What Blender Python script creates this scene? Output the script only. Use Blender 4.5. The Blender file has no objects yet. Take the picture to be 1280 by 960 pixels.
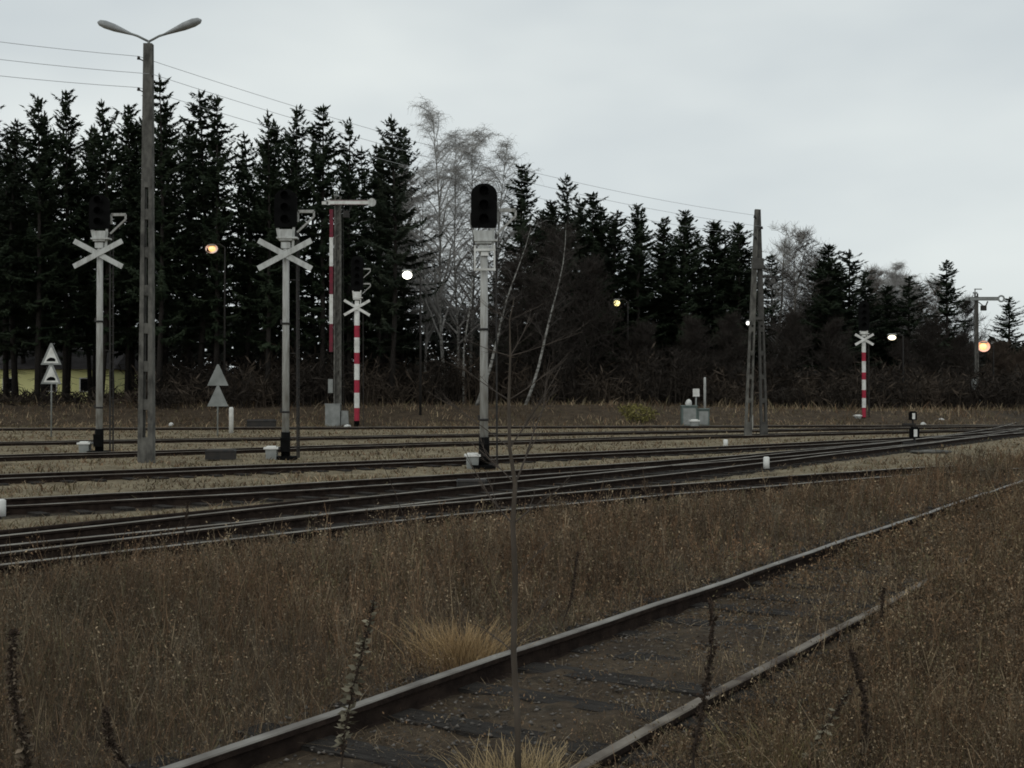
import bpy, math, random
import numpy as np
from mathutils import Vector, Matrix, noise as mnoise

R = math.radians
SC = bpy.context.scene
COL = SC.collection

# ------------------------------------------------------------------ camera
F = 1500.0            # focal length in pixels of the 1280 wide frame
CAMZ = 1.85
PITCH = math.atan(17 / F)
cam_d = bpy.data.cameras.new('camera')
cam_d.sensor_width = 36.0
cam_d.lens = 36.0 * F / 1280.0
cam_d.clip_start = 0.05
cam_d.clip_end = 6000
cam = bpy.data.objects.new('camera', cam_d)
cam.location = (0, 0, CAMZ)
cam.rotation_euler = (R(90) + PITCH, 0, 0)
COL.objects.link(cam)
SC.camera = cam
SC.render.resolution_x, SC.render.resolution_y = 1024, 768

# ------------------------------------------------------------------ light
SUN_EL, SUN_AZ = 38.0, 200.0     # soft overcast evening light from behind the camera
world = bpy.data.worlds.new('World')
SC.world = world
world.use_nodes = True
nt = world.node_tree
nt.nodes.clear()
out = nt.nodes.new('ShaderNodeOutputWorld')
bg = nt.nodes.new('ShaderNodeBackground')
bg.inputs['Strength'].default_value = 0.1
sky = nt.nodes.new('ShaderNodeTexSky')
sky.sky_type = 'NISHITA'
sky.sun_disc = False
sky.sun_elevation = R(SUN_EL)
sky.sun_rotation = R(SUN_AZ)
tc = nt.nodes.new('ShaderNodeTexCoord')
mp = nt.nodes.new('ShaderNodeMapping')
mp.inputs['Scale'].default_value = (1.0, 1.0, 2.6)
nz = nt.nodes.new('ShaderNodeTexNoise')
nz.inputs['Scale'].default_value = 2.0
nz.inputs['Detail'].default_value = 4.0
nz.inputs['Roughness'].default_value = 0.5
ramp = nt.nodes.new('ShaderNodeValToRGB')
ramp.color_ramp.elements[0].position = 0.33
ramp.color_ramp.elements[0].color = (0.69, 0.755, 0.785, 1)
ramp.color_ramp.elements[1].position = 0.66
ramp.color_ramp.elements[1].color = (0.965, 1.02, 1.0, 1)
mul = nt.nodes.new('ShaderNodeVectorMath')
mul.operation = 'SCALE'
mul.inputs['Scale'].default_value = 8.3
mix = nt.nodes.new('ShaderNodeMixRGB')
mix.inputs['Fac'].default_value = 0.94
nt.links.new(tc.outputs['Generated'], mp.inputs['Vector'])
nt.links.new(mp.outputs['Vector'], nz.inputs['Vector'])
nt.links.new(nz.outputs['Fac'], ramp.inputs['Fac'])
nt.links.new(ramp.outputs['Color'], mul.inputs[0])
nt.links.new(sky.outputs['Color'], mix.inputs['Color1'])
nt.links.new(mul.outputs['Vector'], mix.inputs['Color2'])
nt.links.new(mix.outputs['Color'], bg.inputs['Color'])
nt.links.new(bg.outputs['Background'], out.inputs['Surface'])

sun_d = bpy.data.lights.new('sun', 'SUN')
sun_d.energy = 0.5
sun_d.angle = R(70)
sun_d.color = (1.0, 0.96, 0.9)
sun = bpy.data.objects.new('sun', sun_d)
sun.rotation_euler = (R(90 - SUN_EL), 0, R(180 - SUN_AZ))
COL.objects.link(sun)

vs = SC.view_settings
vs.view_transform = 'Standard'
vs.look = 'None'
vs.exposure = 0.0
vs.gamma = 1.0
vs.use_curve_mapping = False
SC.cycles.max_bounces = 5
SC.cycles.diffuse_bounces = 3
SC.cycles.transparent_max_bounces = 4
SC.cycles.pixel_filter_type = 'BLACKMAN_HARRIS'
SC.cycles.filter_width = 1.8

# ------------------------------------------------------------------ helpers
def ray(px, py):
    a, b = (px - 640) / F, (480 - py) / F
    return a, math.cos(PITCH) - b * math.sin(PITCH), math.sin(PITCH) + b * math.cos(PITCH)

def at(px, py, z=0.0):
    """point on the level z seen at a place of the photograph"""
    a, y, u = ray(px, py)
    t = (z - CAMZ) / u
    return Vector((a * t, y * t, z))

def at_y(px, py, Y):
    """point at the distance Y"""
    a, y, u = ray(px, py)
    t = Y / y
    return Vector((a * t, Y, CAMZ + u * t))

class MB:
    def __init__(self):
        self.v, self.f, self.m, self.s = [], [], [], []
    def face(self, idx, m=0, s=False):
        self.f.append(tuple(idx)); self.m.append(m); self.s.append(s)
    def poly(self, pts, m=0):
        n = len(self.v); self.v += [tuple(p) for p in pts]
        self.face(range(n, n + len(pts)), m)
    def box(self, c, s, m=0, rot=None, taper=1.0):
        n = len(self.v)
        hx, hy, hz = s[0] / 2, s[1] / 2, s[2] / 2
        c = Vector(c)
        for z in (-1, 1):
            k = 1.0 if z < 0 else taper
            for x, y in ((-1, -1), (1, -1), (1, 1), (-1, 1)):
                p = Vector((x * hx * k, y * hy * k, z * hz))
                if rot is not None: p = rot @ p
                self.v.append(tuple(c + p))
        for q in ((3, 2, 1, 0), (4, 5, 6, 7), (0, 1, 5, 4), (1, 2, 6, 5), (2, 3, 7, 6), (3, 0, 4, 7)):
            self.face([n + i for i in q], m)
        return self
    def bar(self, p0, p1, w, d, m=0, side=Vector((1, 0, 0)), w1=None, d1=None):
        """a straight bar of rectangular section from p0 to p1"""
        p0, p1 = Vector(p0), Vector(p1)
        t = (p1 - p0).normalized()
        u = (side - t * side.dot(t)).normalized()
        n_ = t.cross(u)
        n = len(self.v)
        for p, a, b in ((p0, w, d), (p1, w1 or w, d1 or d)):
            for x, y in ((-1, -1), (1, -1), (1, 1), (-1, 1)):
                self.v.append(tuple(p + u * x * a / 2 + n_ * y * b / 2))
        for q in ((3, 2, 1, 0), (4, 5, 6, 7), (0, 1, 5, 4), (1, 2, 6, 5), (2, 3, 7, 6), (3, 0, 4, 7)):
            self.face([n + i for i in q], m)
        return self
    def tube(self, pts, rad, n=8, m=0, cap=True, mats=None, smooth=True):
        pts = [Vector(p) for p in pts]
        if not hasattr(rad, '__len__'): rad = [rad] * len(pts)
        base = len(self.v)
        ref = Vector((0, 0, 1)) if abs((pts[-1] - pts[0]).normalized().z) < 0.9 else Vector((0, 1, 0))
        for i, p in enumerate(pts):
            t = (pts[min(i + 1, len(pts) - 1)] - pts[max(i - 1, 0)])
            t = t.normalized() if t.length > 1e-9 else Vector((0, 0, 1))
            u = t.cross(ref)
            u = u.normalized() if u.length > 1e-6 else Vector((1, 0, 0))
            w = t.cross(u)
            for k in range(n):
                a = 2 * math.pi * k / n
                self.v.append(tuple(p + (u * math.cos(a) + w * math.sin(a)) * rad[i]))
        for i in range(len(pts) - 1):
            mm = mats[i] if mats else m
            for k in range(n):
                k2 = (k + 1) % n
                self.face((base + i * n + k, base + i * n + k2, base + (i + 1) * n + k2, base + (i + 1) * n + k), mm, smooth)
        if cap:
            self.face([base + k for k in range(n)][::-1], mats[0] if mats else m)
            self.face([base + (len(pts) - 1) * n + k for k in range(n)], mats[-1] if mats else m)
        return self
    def prism(self, outline, y0, y1, m=0):
        """an outline in the xz plane given depth from y0 to y1"""
        n = len(self.v); k = len(outline)
        for y in (y0, y1):
            self.v += [(p[0], y, p[1]) for p in outline]
        self.face(range(n, n + k), m)
        self.face(range(n + 2 * k - 1, n + k - 1, -1), m)
        for i in range(k):
            j = (i + 1) % k
            self.face((n + j, n + i, n + k + i, n + k + j), m)
        return self
    def mesh(self, name, mats):
        me = bpy.data.meshes.new(name)
        me.from_pydata(self.v, [], self.f)
        for mt in (mats if isinstance(mats, (list, tuple)) else [mats]): me.materials.append(mt)
        me.polygons.foreach_set('material_index', self.m)
        me.polygons.foreach_set('use_smooth', self.s)
        me.update()
        return me
    def build(self, name, mats, parent=None):
        return link(name, self.mesh(name, mats), parent)

def link(name, me, parent=None):
    o = bpy.data.objects.new(name, me)
    COL.objects.link(o)
    if parent is not None: o.parent = parent
    return o

def tag(o, label=None, cat=None, group=None, kind=None):
    if label: o['label'] = label
    if cat: o['category'] = cat
    if group: o['group'] = group
    if kind: o['kind'] = kind
    return o

def thing(name, label, cat, loc, rz=0.0, group=None):
    o = bpy.data.objects.new(name, None)
    COL.objects.link(o)
    o.empty_display_size = 0.3
    o.location = loc
    o.rotation_euler = (0, 0, rz)
    return tag(o, label, cat, group)

def mesh_np(name, verts, faces, mat, colors=None):
    """a mesh from arrays; faces of one size each in a list of (n,k) arrays"""
    me = bpy.data.meshes.new(name)
    verts = np.asarray(verts, np.float32)
    me.vertices.add(len(verts))
    me.vertices.foreach_set('co', verts.ravel())
    li = np.concatenate([f.ravel() for f in faces]).astype(np.int32)
    ks = np.concatenate([np.full(len(f), f.shape[1], np.int32) for f in faces])
    me.loops.add(len(li))
    me.loops.foreach_set('vertex_index', li)
    me.polygons.add(len(ks))
    me.polygons.foreach_set('loop_start', np.concatenate([[0], np.cumsum(ks)[:-1]]).astype(np.int32))
    if colors is not None:
        at_ = me.color_attributes.new('tint', 'FLOAT_COLOR', 'POINT')
        c = np.ones((len(verts), 4), np.float32); c[:, :3] = colors
        at_.data.foreach_set('color', c.ravel())
    me.update(calc_edges=True)
    me.materials.append(mat)
    return me

# ------------------------------------------------------------------ materials
def mat(name, c1, c2=None, scale=6.0, rough=0.85, metal=0.0, bump=0.0, bscale=None, detail=5.0, stretch=(1, 1, 1), spec=0.3, lo=0.35, hi=0.65):
    m = bpy.data.materials.new(name)
    m.use_nodes = True
    t = m.node_tree
    b = t.nodes['Principled BSDF']
    b.inputs['Roughness'].default_value = rough
    b.inputs['Metallic'].default_value = metal
    b.inputs['Specular IOR Level'].default_value = spec
    if c2 is None: c2 = tuple(x * 0.7 for x in c1)
    co = t.nodes.new('ShaderNodeTexCoord')
    ma = t.nodes.new('ShaderNodeMapping'); ma.inputs['Scale'].default_value = stretch
    n = t.nodes.new('ShaderNodeTexNoise'); n.inputs['Scale'].default_value = scale; n.inputs['Detail'].default_value = detail
    r = t.nodes.new('ShaderNodeValToRGB')
    r.color_ramp.elements[0].position, r.color_ramp.elements[1].position = lo, hi
    r.color_ramp.elements[0].color = (*c1, 1); r.color_ramp.elements[1].color = (*c2, 1)
    t.links.new(co.outputs['Object'], ma.inputs['Vector'])
    t.links.new(ma.outputs['Vector'], n.inputs['Vector'])
    t.links.new(n.outputs['Fac'], r.inputs['Fac'])
    t.links.new(r.outputs['Color'], b.inputs['Base Color'])
    if bump:
        n2 = t.nodes.new('ShaderNodeTexNoise'); n2.inputs['Scale'].default_value = bscale or scale * 4; n2.inputs['Detail'].default_value = 6
        bp = t.nodes.new('ShaderNodeBump'); bp.inputs['Strength'].default_value = bump; bp.inputs['Distance'].default_value = 0.03
        t.links.new(ma.outputs['Vector'], n2.inputs['Vector'])
        t.links.new(n2.outputs['Fac'], bp.inputs['Height']); t.links.new(bp.outputs['Normal'], b.inputs['Normal'])
    return m

def mat_tint(name, rough=0.9):
    m = bpy.data.materials.new(name); m.use_nodes = True
    t = m.node_tree; b = t.nodes['Principled BSDF']
    b.inputs['Roughness'].default_value = rough
    b.inputs['Specular IOR Level'].default_value = 0.1
    a = t.nodes.new('ShaderNodeAttribute'); a.attribute_name = 'tint'
    n = t.nodes.new('ShaderNodeTexNoise'); n.inputs['Scale'].default_value = 9.0
    co = t.nodes.new('ShaderNodeTexCoord')
    r = t.nodes.new('ShaderNodeMapRange'); r.inputs['To Min'].default_value = 0.75; r.inputs['To Max'].default_value = 1.25
    v = t.nodes.new('ShaderNodeVectorMath'); v.operation = 'SCALE'
    t.links.new(co.outputs['Object'], n.inputs['Vector'])
    t.links.new(n.outputs['Fac'], r.inputs['Value']); t.links.new(r.outputs['Result'], v.inputs['Scale'])
    t.links.new(a.outputs['Color'], v.inputs[0]); t.links.new(v.outputs['Vector'], b.inputs['Base Color'])
    return m

def mat_glow(name, color, strength):
    m = bpy.data.materials.new(name); m.use_nodes = True
    b = m.node_tree.nodes['Principled BSDF']
    b.inputs['Base Color'].default_value = (0.8, 0.8, 0.8, 1)
    b.inputs['Emission Color'].default_value = (*color, 1)
    b.inputs['Emission Strength'].default_value = strength
    return m

M_paint = mat('grey_white_paint', (0.52, 0.53, 0.51), (0.27, 0.265, 0.245), 2.6, 0.7, stretch=(3, 3, 1), lo=0.42, hi=0.8, detail=8)
M_mast = mat('grey_mast_paint', (0.40, 0.40, 0.38), (0.17, 0.155, 0.13), 2.2, 0.7, stretch=(5, 5, 0.8), lo=0.42, hi=0.78, detail=8)
M_white = mat('white_paint', (0.70, 0.70, 0.67), (0.42, 0.41, 0.375), 3.0, 0.65, lo=0.42, hi=0.8, detail=8)
M_red = mat('red_paint', (0.36, 0.022, 0.05), (0.2, 0.025, 0.035), 4.0, 0.7, lo=0.4, hi=0.8, detail=8)
M_oldred = mat('faded_red_paint', (0.17, 0.018, 0.035), (0.10, 0.02, 0.03), 4.0, 0.7)
M_black = mat('black_paint', (0.004, 0.004, 0.004), (0.007, 0.007, 0.007), 5.0, 0.7, spec=0.04)
M_iron = mat('dark_iron', (0.02, 0.02, 0.02), (0.035, 0.03, 0.026), 6.0, 0.7)
M_wire = mat('dull_aluminium_wire', (0.38, 0.39, 0.4), (0.32, 0.33, 0.34), 3, 0.6)
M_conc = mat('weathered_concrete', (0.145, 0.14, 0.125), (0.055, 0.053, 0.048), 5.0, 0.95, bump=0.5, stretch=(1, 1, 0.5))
M_concdark = mat('dark_concrete', (0.085, 0.082, 0.075), (0.05, 0.048, 0.045), 4.0, 0.95, bump=0.4)  # darker concrete for the right pole leg, joint and tie bar
M_grey = mat('grey_sheet_metal', (0.27, 0.28, 0.27), (0.19, 0.2, 0.19), 3.0, 0.6)
M_green = mat('grey_green_cabinet_paint', (0.12, 0.15, 0.14), (0.085, 0.11, 0.1), 3.0, 0.6)
M_glassdark = mat('unlit_lens', (0.004, 0.004, 0.004), (0.006, 0.006, 0.006), 3.0, 0.5, spec=0.02)
M_lampglass = mat('frosted_lamp_cover', (0.34, 0.35, 0.35), (0.27, 0.28, 0.28), 5.0, 0.35)
M_lamphous = mat('lamp_housing', (0.33, 0.34, 0.34), (0.22, 0.23, 0.23), 5.0, 0.5)
M_railtop = mat('dull_steel_railhead', (0.24, 0.225, 0.2), (0.11, 0.095, 0.08), 3.0, 0.55, metal=0.35, detail=8, spec=0.4)
M_railrust = mat('rusty_railhead', (0.20, 0.175, 0.145), (0.06, 0.045, 0.035), 2.5, 0.75, metal=0.1, detail=10, spec=0.2, lo=0.4, hi=0.6)
M_railyard = mat('dull_yard_railhead', (0.27, 0.25, 0.215), (0.12, 0.105, 0.085), 1.2, 0.6, metal=0.3, detail=8, spec=0.3)
M_rust = mat('rusty_rail_web', (0.035, 0.025, 0.02), (0.018, 0.013, 0.011), 8.0, 0.95, bump=0.4, spec=0.05)
M_wood = mat('old_sleeper_timber', (0.05, 0.045, 0.04), (0.024, 0.021, 0.019), 5.0, 0.95, bump=0.8, stretch=(1, 8, 4), spec=0.1)
M_bark = mat('spruce_bark', (0.035, 0.03, 0.026), (0.02, 0.017, 0.015), 7.0, 0.95)
M_birch = mat('birch_bark', (0.30, 0.295, 0.275), (0.10, 0.095, 0.085), 2.2, 0.9, stretch=(1, 1, 2.2), lo=0.42, hi=0.62)
M_twig = mat('bare_twigs', (0.075, 0.065, 0.058), (0.05, 0.043, 0.038), 2.0, 0.95)
M_birchtwig = mat('birch_twigs', (0.42, 0.405, 0.385), (0.3, 0.29, 0.275), 2.0, 0.95)
M_paletwig = mat('pale_branches', (0.15, 0.14, 0.12), (0.09, 0.085, 0.075), 2.0, 0.95)
M_needle = mat('spruce_needles', (0.017, 0.026, 0.015), (0.036, 0.048, 0.028), 0.7, 0.9, spec=0.08)
M_needle2 = mat('dull_spruce_needles', (0.022, 0.03, 0.021), (0.042, 0.05, 0.034), 0.7, 0.9, spec=0.08)
M_plant = mat_tint('dry_plant_stems')
M_stone = mat('stone_chips', (0.13, 0.12, 0.11), (0.06, 0.055, 0.05), 1.5, 0.95)
M_bagwhite = mat('pale_plastic', (0.6, 0.6, 0.57), (0.45, 0.45, 0.43), 3.0, 0.5)

# ------------------------------------------------------------------ tracks in plan
def fit(pix, z=0.17, deg=2):
    p = [at(x, y, z) for x, y in pix]
    return np.polyfit([q.x for q in p], [q.y for q in p], deg)

HZ = {'A': 0.15, 'B': 0.15, 'C': 0.14, 'D': 0.12, 'E': 0.11, 'F': 0.11, 'G': 0.12}     # rail tops above the trodden ground
TR = {   # rail line nearest the camera or farthest from it, as seen in the photograph
    'A': (fit([(0, 705), (440, 657), (840, 617), (1000, 604), (1173, 591)], HZ['A']), +1),
    'B': (fit([(0, 694), (137, 678), (300, 653), (661, 612), (812, 593), (1139, 557)], HZ['B'], 1), +1),
    'C': (fit([(0, 624), (440, 599), (587, 592), (840, 575), (1139, 549)], HZ['C']), -1),
    'D': (fit([(0, 593), (400, 578), (602, 570), (823, 561), (1139, 546)], HZ['D']), -1),
    'E': (fit([(0, 569), (400, 557), (602, 551), (840, 545), (1080, 539)], HZ['E']), -1),
    'F': (fit([(0, 552), (440, 545), (840, 538), (1080, 534.5)], HZ['F']), -1),
    'G': (fit([(0, 535), (440, 533.4), (840, 532), (1139, 531)], HZ['G']), -1),
}
FZ = -0.04
P0 = at(640, 815, 0.13); P1 = at(1280, 600, 0.13)
FD = Vector((P1.x - P0.x, P1.y - P0.y)).normalized()      # direction of the foreground track
FN = Vector((FD.y, -FD.x))                                 # to its right

def fdist(X, Y):
    return (X - P0.x) * FN.x + (Y - P0.y) * FN.y

def rail_line(key, x0, x1, step=1.2):
    c, sgn = TR[key]
    xs = np.arange(x0, x1, step)
    ys = np.polyval(c, xs)
    sl = np.polyval(np.polyder(c), xs)
    n = np.stack([-sl, np.ones_like(sl)], 1) / np.sqrt(1 + sl ** 2)[:, None]
    a = np.stack([xs, ys], 1)
    b = a + n * 1.5 * sgn
    mid = a + n * 0.75 * sgn
    return a, b, mid, n

SPAN = {'A': (-14, 13.5), 'B': (-15, 40), 'C': (-24, 60), 'D': (-32, 70), 'E': (-40, 75), 'F': (-50, 80), 'G': (-60, 100)}
MIDS = {k: rail_line(k, *SPAN[k])[2] for k in TR}

def smooth(x):
    x = np.clip(x, 0, 1)
    return x * x * (3 - 2 * x)

def bank(X, Y):
    """the grassy rise behind the last track"""
    foot = 77.5 + 0.10 * np.clip(X - 5, 0, 60)
    hgt = 1.35 - 0.45 * smooth((X - 5) / 25)
    return hgt * smooth((Y - foot) / 9.0)

def wob(X, Y, s, o=0.0):
    """cheap smooth noise, about -1..1"""
    X, Y = X * s + o, Y * s + o * 1.7
    return (np.sin(X * 1.7 + 1.3 * np.sin(Y * 1.1)) + np.sin(Y * 1.9 + 1.7 * np.sin(X * 0.9 + 2)) + np.sin((X + Y) * 2.7 + 1.1)) / 3

def track_dist(X, Y, keys='ABCDEFG'):
    """distance to the nearest yard track's centre line"""
    d = np.full(X.shape, 99.0)
    for k in keys:
        m = MIDS[k]
        c = np.polyfit(m[:, 0], m[:, 1], 2)
        sl = np.polyval(np.polyder(c), X)
        dd = np.abs(Y - np.polyval(c, X)) / np.sqrt(1 + sl ** 2)
        lo, hi = SPAN[k]
        dd = np.where((X > lo) & (X < hi), dd, 99)
        d = np.minimum(d, dd)
    return d

def ya(X):
    return np.polyval(TR['A'][0], np.clip(X, -14, 9)) + np.clip(X - 9, 0, 1e4) * 1.25

# ------------------------------------------------------------------ ground
def ground_mesh():
    xs = np.unique(np.concatenate([np.linspace(-2500, -130, 14), np.arange(-130, -26, 3.0), np.arange(-26, 34, 0.28),
                                   np.arange(34, 150, 3.0), np.linspace(150, 2500, 14)]))
    ys = np.unique(np.concatenate([np.linspace(-600, -4, 8), np.arange(-4, 3, 1.0), np.arange(3, 46, 0.28), np.arange(46, 96, 0.7),
                                   np.arange(96, 170, 4.0), np.linspace(170, 3500, 16)]))
    X, Y = np.meshgrid(xs, ys)
    td = track_dist(X, Y)
    fd = fdist(X, Y)
    near_f = np.abs(fd - 0.75) < 1.4
    bumpy = 0.035 * wob(X, Y, 1.3) + 0.03 * wob(X, Y, 3.1, 5)
    fbed = smooth((0.74 - np.abs(fd - 0.75)) / 0.3) * (Y < 60)
    calm = np.where((td < 1.7) | near_f, 0.25, 1.0)
    Z = bumpy * calm - 0.035 * calm + bank(X, Y) + fbed * (0.014 + 0.03 * wob(X, Y, 2.9, 4))
    Z = np.where((np.abs(X) > 130) | (Y > 150), bank(X, Y), Z)
    yard = smooth((Y - ya(X) + 0.9) / 1.0) * smooth((79 - Y) / 5)
    ball = np.maximum(np.maximum(smooth((1.75 - track_dist(X, Y, 'ABC')) / 0.8), 0.2 * smooth((1.5 - td) / 0.8)), 0.3 * smooth((1.7 - np.abs(fd - 0.75)) / 0.6) * smooth((26 - Y) / 6))
    n = len(xs)
    V = np.stack([X.ravel(), Y.ravel(), Z.ravel()], 1)
    i = np.arange(len(ys) - 1)[:, None] * n + np.arange(n - 1)[None]
    q = np.stack([i, i + 1, i + n + 1, i + n], -1).reshape(-1, 4)
    colr = np.stack([yard.ravel(), ball.ravel(), np.zeros(len(V))], 1)
    m = bpy.data.materials.new('yard_ground'); m.use_nodes = True
    t = m.node_tree; b = t.nodes['Principled BSDF']
    b.inputs['Roughness'].default_value = 0.95; b.inputs['Specular IOR Level'].default_value = 0.1
    co = t.nodes.new('ShaderNodeTexCoord')
    def noise(s, d=6, rgh=0.6):
        k = t.nodes.new('ShaderNodeTexNoise'); k.inputs['Scale'].default_value = s; k.inputs['Detail'].default_value = d
        k.inputs['Roughness'].default_value = rgh
        t.links.new(co.outputs['Object'], k.inputs['Vector']); return k
    def rmp(src, c1, c2, a=0.35, z=0.65):
        r = t.nodes.new('ShaderNodeValToRGB'); r.color_ramp.elements[0].position = a; r.color_ramp.elements[1].position = z
        r.color_ramp.elements[0].color = (*c1, 1); r.color_ramp.elements[1].color = (*c2, 1)
        t.links.new(src.outputs['Fac'], r.inputs['Fac']); return r
    def mixc(f, a, c):
        x = t.nodes.new('ShaderNodeMixRGB'); t.links.new(f, x.inputs['Fac']); t.links.new(a, x.inputs['Color1']); t.links.new(c, x.inputs['Color2']); return x
    soil = rmp(noise(1.4), (0.05, 0.037, 0.026), (0.09, 0.068, 0.046))
    sand = rmp(noise(0.9, 8, 0.72), (0.09, 0.07, 0.045), (0.32, 0.27, 0.18), 0.3, 0.7)
    fine = rmp(noise(14, 4), (0.55, 0.55, 0.55), (1.25, 1.25, 1.25), 0.3, 0.7)
    ballast = rmp(noise(9, 5), (0.026, 0.021, 0.016), (0.085, 0.07, 0.053), 0.35, 0.7)
    a = t.nodes.new('ShaderNodeAttribute'); a.attribute_name = 'tint'
    sp = t.nodes.new('ShaderNodeSeparateColor'); t.links.new(a.outputs['Color'], sp.inputs['Color'])
    # ragged edges: the masks are shifted by noise
    def rag(sock, s):
        n1 = noise(s, 5); ad = t.nodes.new('ShaderNodeMath'); ad.operation = 'ADD'
        su = t.nodes.new('ShaderNodeMath'); su.operation = 'MULTIPLY_ADD'; su.inputs[1].default_value = 1.6; su.inputs[2].default_value = -0.8
        t.links.new(n1.outputs['Fac'], su.inputs[0]); t.links.new(sock, ad.inputs[0]); t.links.new(su.outputs[0], ad.inputs[1])
        sm = t.nodes.new('ShaderNodeMapRange'); sm.interpolation_type = 'SMOOTHSTEP'
        sm.inputs['From Min'].default_value = 0.3; sm.inputs['From Max'].default_value = 0.7
        t.links.new(ad.outputs[0], sm.inputs['Value']); return sm.outputs['Result']
    c1 = mixc(rag(sp.outputs['Red'], 1.1), soil.outputs['Color'], sand.outputs['Color'])
    c2 = mixc(rag(sp.outputs['Green'], 2.2), c1.outputs['Color'], ballast.outputs['Color'])
    mu = t.nodes.new('ShaderNodeMixRGB'); mu.blend_type = 'MULTIPLY'; mu.inputs['Fac'].default_value = 0.8
    t.links.new(c2.outputs['Color'], mu.inputs['Color1']); t.links.new(fine.outputs['Color'], mu.inputs['Color2'])
    t.links.new(mu.outputs['Color'], b.inputs['Base Color'])
    bp = t.nodes.new('ShaderNodeBump'); bp.inputs['Strength'].default_value = 0.9; bp.inputs['Distance'].default_value = 0.05
    nb = noise(22, 5); t.links.new(nb.outputs['Fac'], bp.inputs['Height']); t.links.new(bp.outputs['Normal'], b.inputs['Normal'])
    me = mesh_np('ground', V, [q], m, colr)
    return tag(link('ground', me), kind='structure')
ground_mesh()

# ------------------------------------------------------------------ railway tracks
PROF = [(-0.072, 0.0), (0.072, 0.0), (0.072, 0.014), (0.012, 0.035), (0.010, 0.122), (0.036, 0.134), (0.036, 0.164), (0.030, 0.172),
        (-0.030, 0.172), (-0.036, 0.164), (-0.036, 0.134), (-0.010, 0.122), (-0.012, 0.035), (-0.072, 0.014)]
def rail_mesh(pts, z, parent, topm, scale=1.0):
    mb = MB(); k = len(PROF)
    for i, p in enumerate(pts):
        t = pts[min(i + 1, len(pts) - 1)] - pts[max(i - 1, 0)]
        t = t / np.linalg.norm(t); nx, ny = t[1], -t[0]
        wv = 0.006 * math.sin(i * 0.7) + 0.004 * math.sin(i * 1.9)
        for a, h in PROF:
            mb.v.append((p[0] + nx * a * scale, p[1] + ny * a * scale, z + h * scale + wv))
    for i in range(len(pts) - 1):
        for j in range(k):
            j2 = (j + 1) % k
            mb.face((i * k + j, i * k + j2, (i + 1) * k + j2, (i + 1) * k + j), 1 if j in (6, 7, 8) else 0)
    mb.face(range(k - 1, -1, -1)); mb.face(range((len(pts) - 1) * k, len(pts) * k))
    return mb.build('rail', [M_rust, topm], parent)

rng = random.Random(4)
SLEEPER = MB().box((0, 0, 0), (2.5, 0.24, 0.15)).mesh('sleeper', M_wood)
def sleepers(mid, nrm, z, parent, spacing=0.68, limit=100):
    seg = np.linalg.norm(np.diff(mid, axis=0), axis=1); s = np.concatenate([[0], np.cumsum(seg)])
    for d in np.arange(0.2, s[-1], spacing)[:limit]:
        p = [np.interp(d, s, mid[:, i]) for i in (0, 1)]
        n = [np.interp(d, s, nrm[:, i]) for i in (0, 1)]
        o = bpy.data.objects.new('sleeper', SLEEPER); COL.objects.link(o); o.parent = parent
        o.location = (p[0], p[1], z - 0.075 + rng.uniform(-0.012, 0.012))
        o.rotation_euler = (0, 0, math.atan2(n[1], n[0]) + rng.uniform(-0.04, 0.04))
        o.scale = (rng.uniform(0.95, 1.04), rng.uniform(0.85, 1.1), 1)

TL = {
    'A': 'yard track nearest the weeds, its far rail crossed by a joining track',
    'B': 'slanting yard track cutting across from the nearest track to the one behind',
    'C': 'yard track passing just in front of the tallest signal with the round-topped head',
    'D': 'yard track running between the middle crossed signal and the round-topped signal',
    'E': 'yard track passing right behind the foot of the double-armed lamp post',
    'F': 'yard track behind the base of the first grey crossed signal',
    'G': 'farthest track along the foot of the grassy bank by the wood',
}
for i, k in enumerate('ABCDEFG'):
    a, b, mid, n = rail_line(k, *SPAN[k])
    t = thing('railway_track', TL[k], 'railway track', (0, 0, 0), 0, 'tracks of the station yard')
    z = 0.0015 * i + HZ[k] - 0.172
    rail_mesh(a, z, t, M_railyard); rail_mesh(b, z + 0.0015, t, M_railyard)
    if k in 'ABCD':
        x0 = {'A': -8, 'B': -9, 'C': -12, 'D': -16}[k]
        w = mid[:, 0] > x0
        sleepers(mid[w], n[w], 0.018 + 0.004 * i, t)
    if k == 'A':      # the check rail lying against the far rail by the crossing
        w = (mid[:, 0] > -6.2) & (mid[:, 0] < -1.5)
        pass
t = thing('railway_track', 'overgrown single track in the foreground with dull rails and rotten sleepers', 'railway track', (0, 0, 0))
ss = np.arange(-9, 46, 0.8)
la = np.stack([P0.x + FD.x * ss, P0.y + FD.y * ss], 1)
rail_mesh(la, FZ, t, M_railtop, 1.0)
rail_mesh(la + np.array([FN.x, FN.y]) * 1.5, FZ - 0.065, t, M_railrust, 1.0)
sleepers(la[4:] + np.array([FN.x, FN.y]) * 0.75, np.tile(np.array([FN.x, FN.y]), (len(la) - 4, 1)), 0.012, t, 0.72, 60)

# check rail beside the crossing in the yard
a, b, mid, n = rail_line('B', -6.5, -1.2, 0.6)
cr = rail_mesh(b + n * 0.14, 0.01, None, M_rust, 1.06)
cr.name = 'check_rail'
tag(cr, 'short dark check rail lying against the slanting track left of the crossing', 'rail')

# ------------------------------------------------------------------ signals
def cross_mb(cx, cz, w, h, y, bw=0.19):
    mb = MB()
    mb.bar((cx - w / 2, y, cz + h / 2), (cx + w / 2, y, cz - h / 2), 0.03, bw, 0, Vector((0, 1, 0)))
    mb.bar((cx - w / 2, y - 0.034, cz - h / 2), (cx + w / 2, y - 0.034, cz + h / 2), 0.03, bw, 0, Vector((0, 1, 0)))
    return mb

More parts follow.
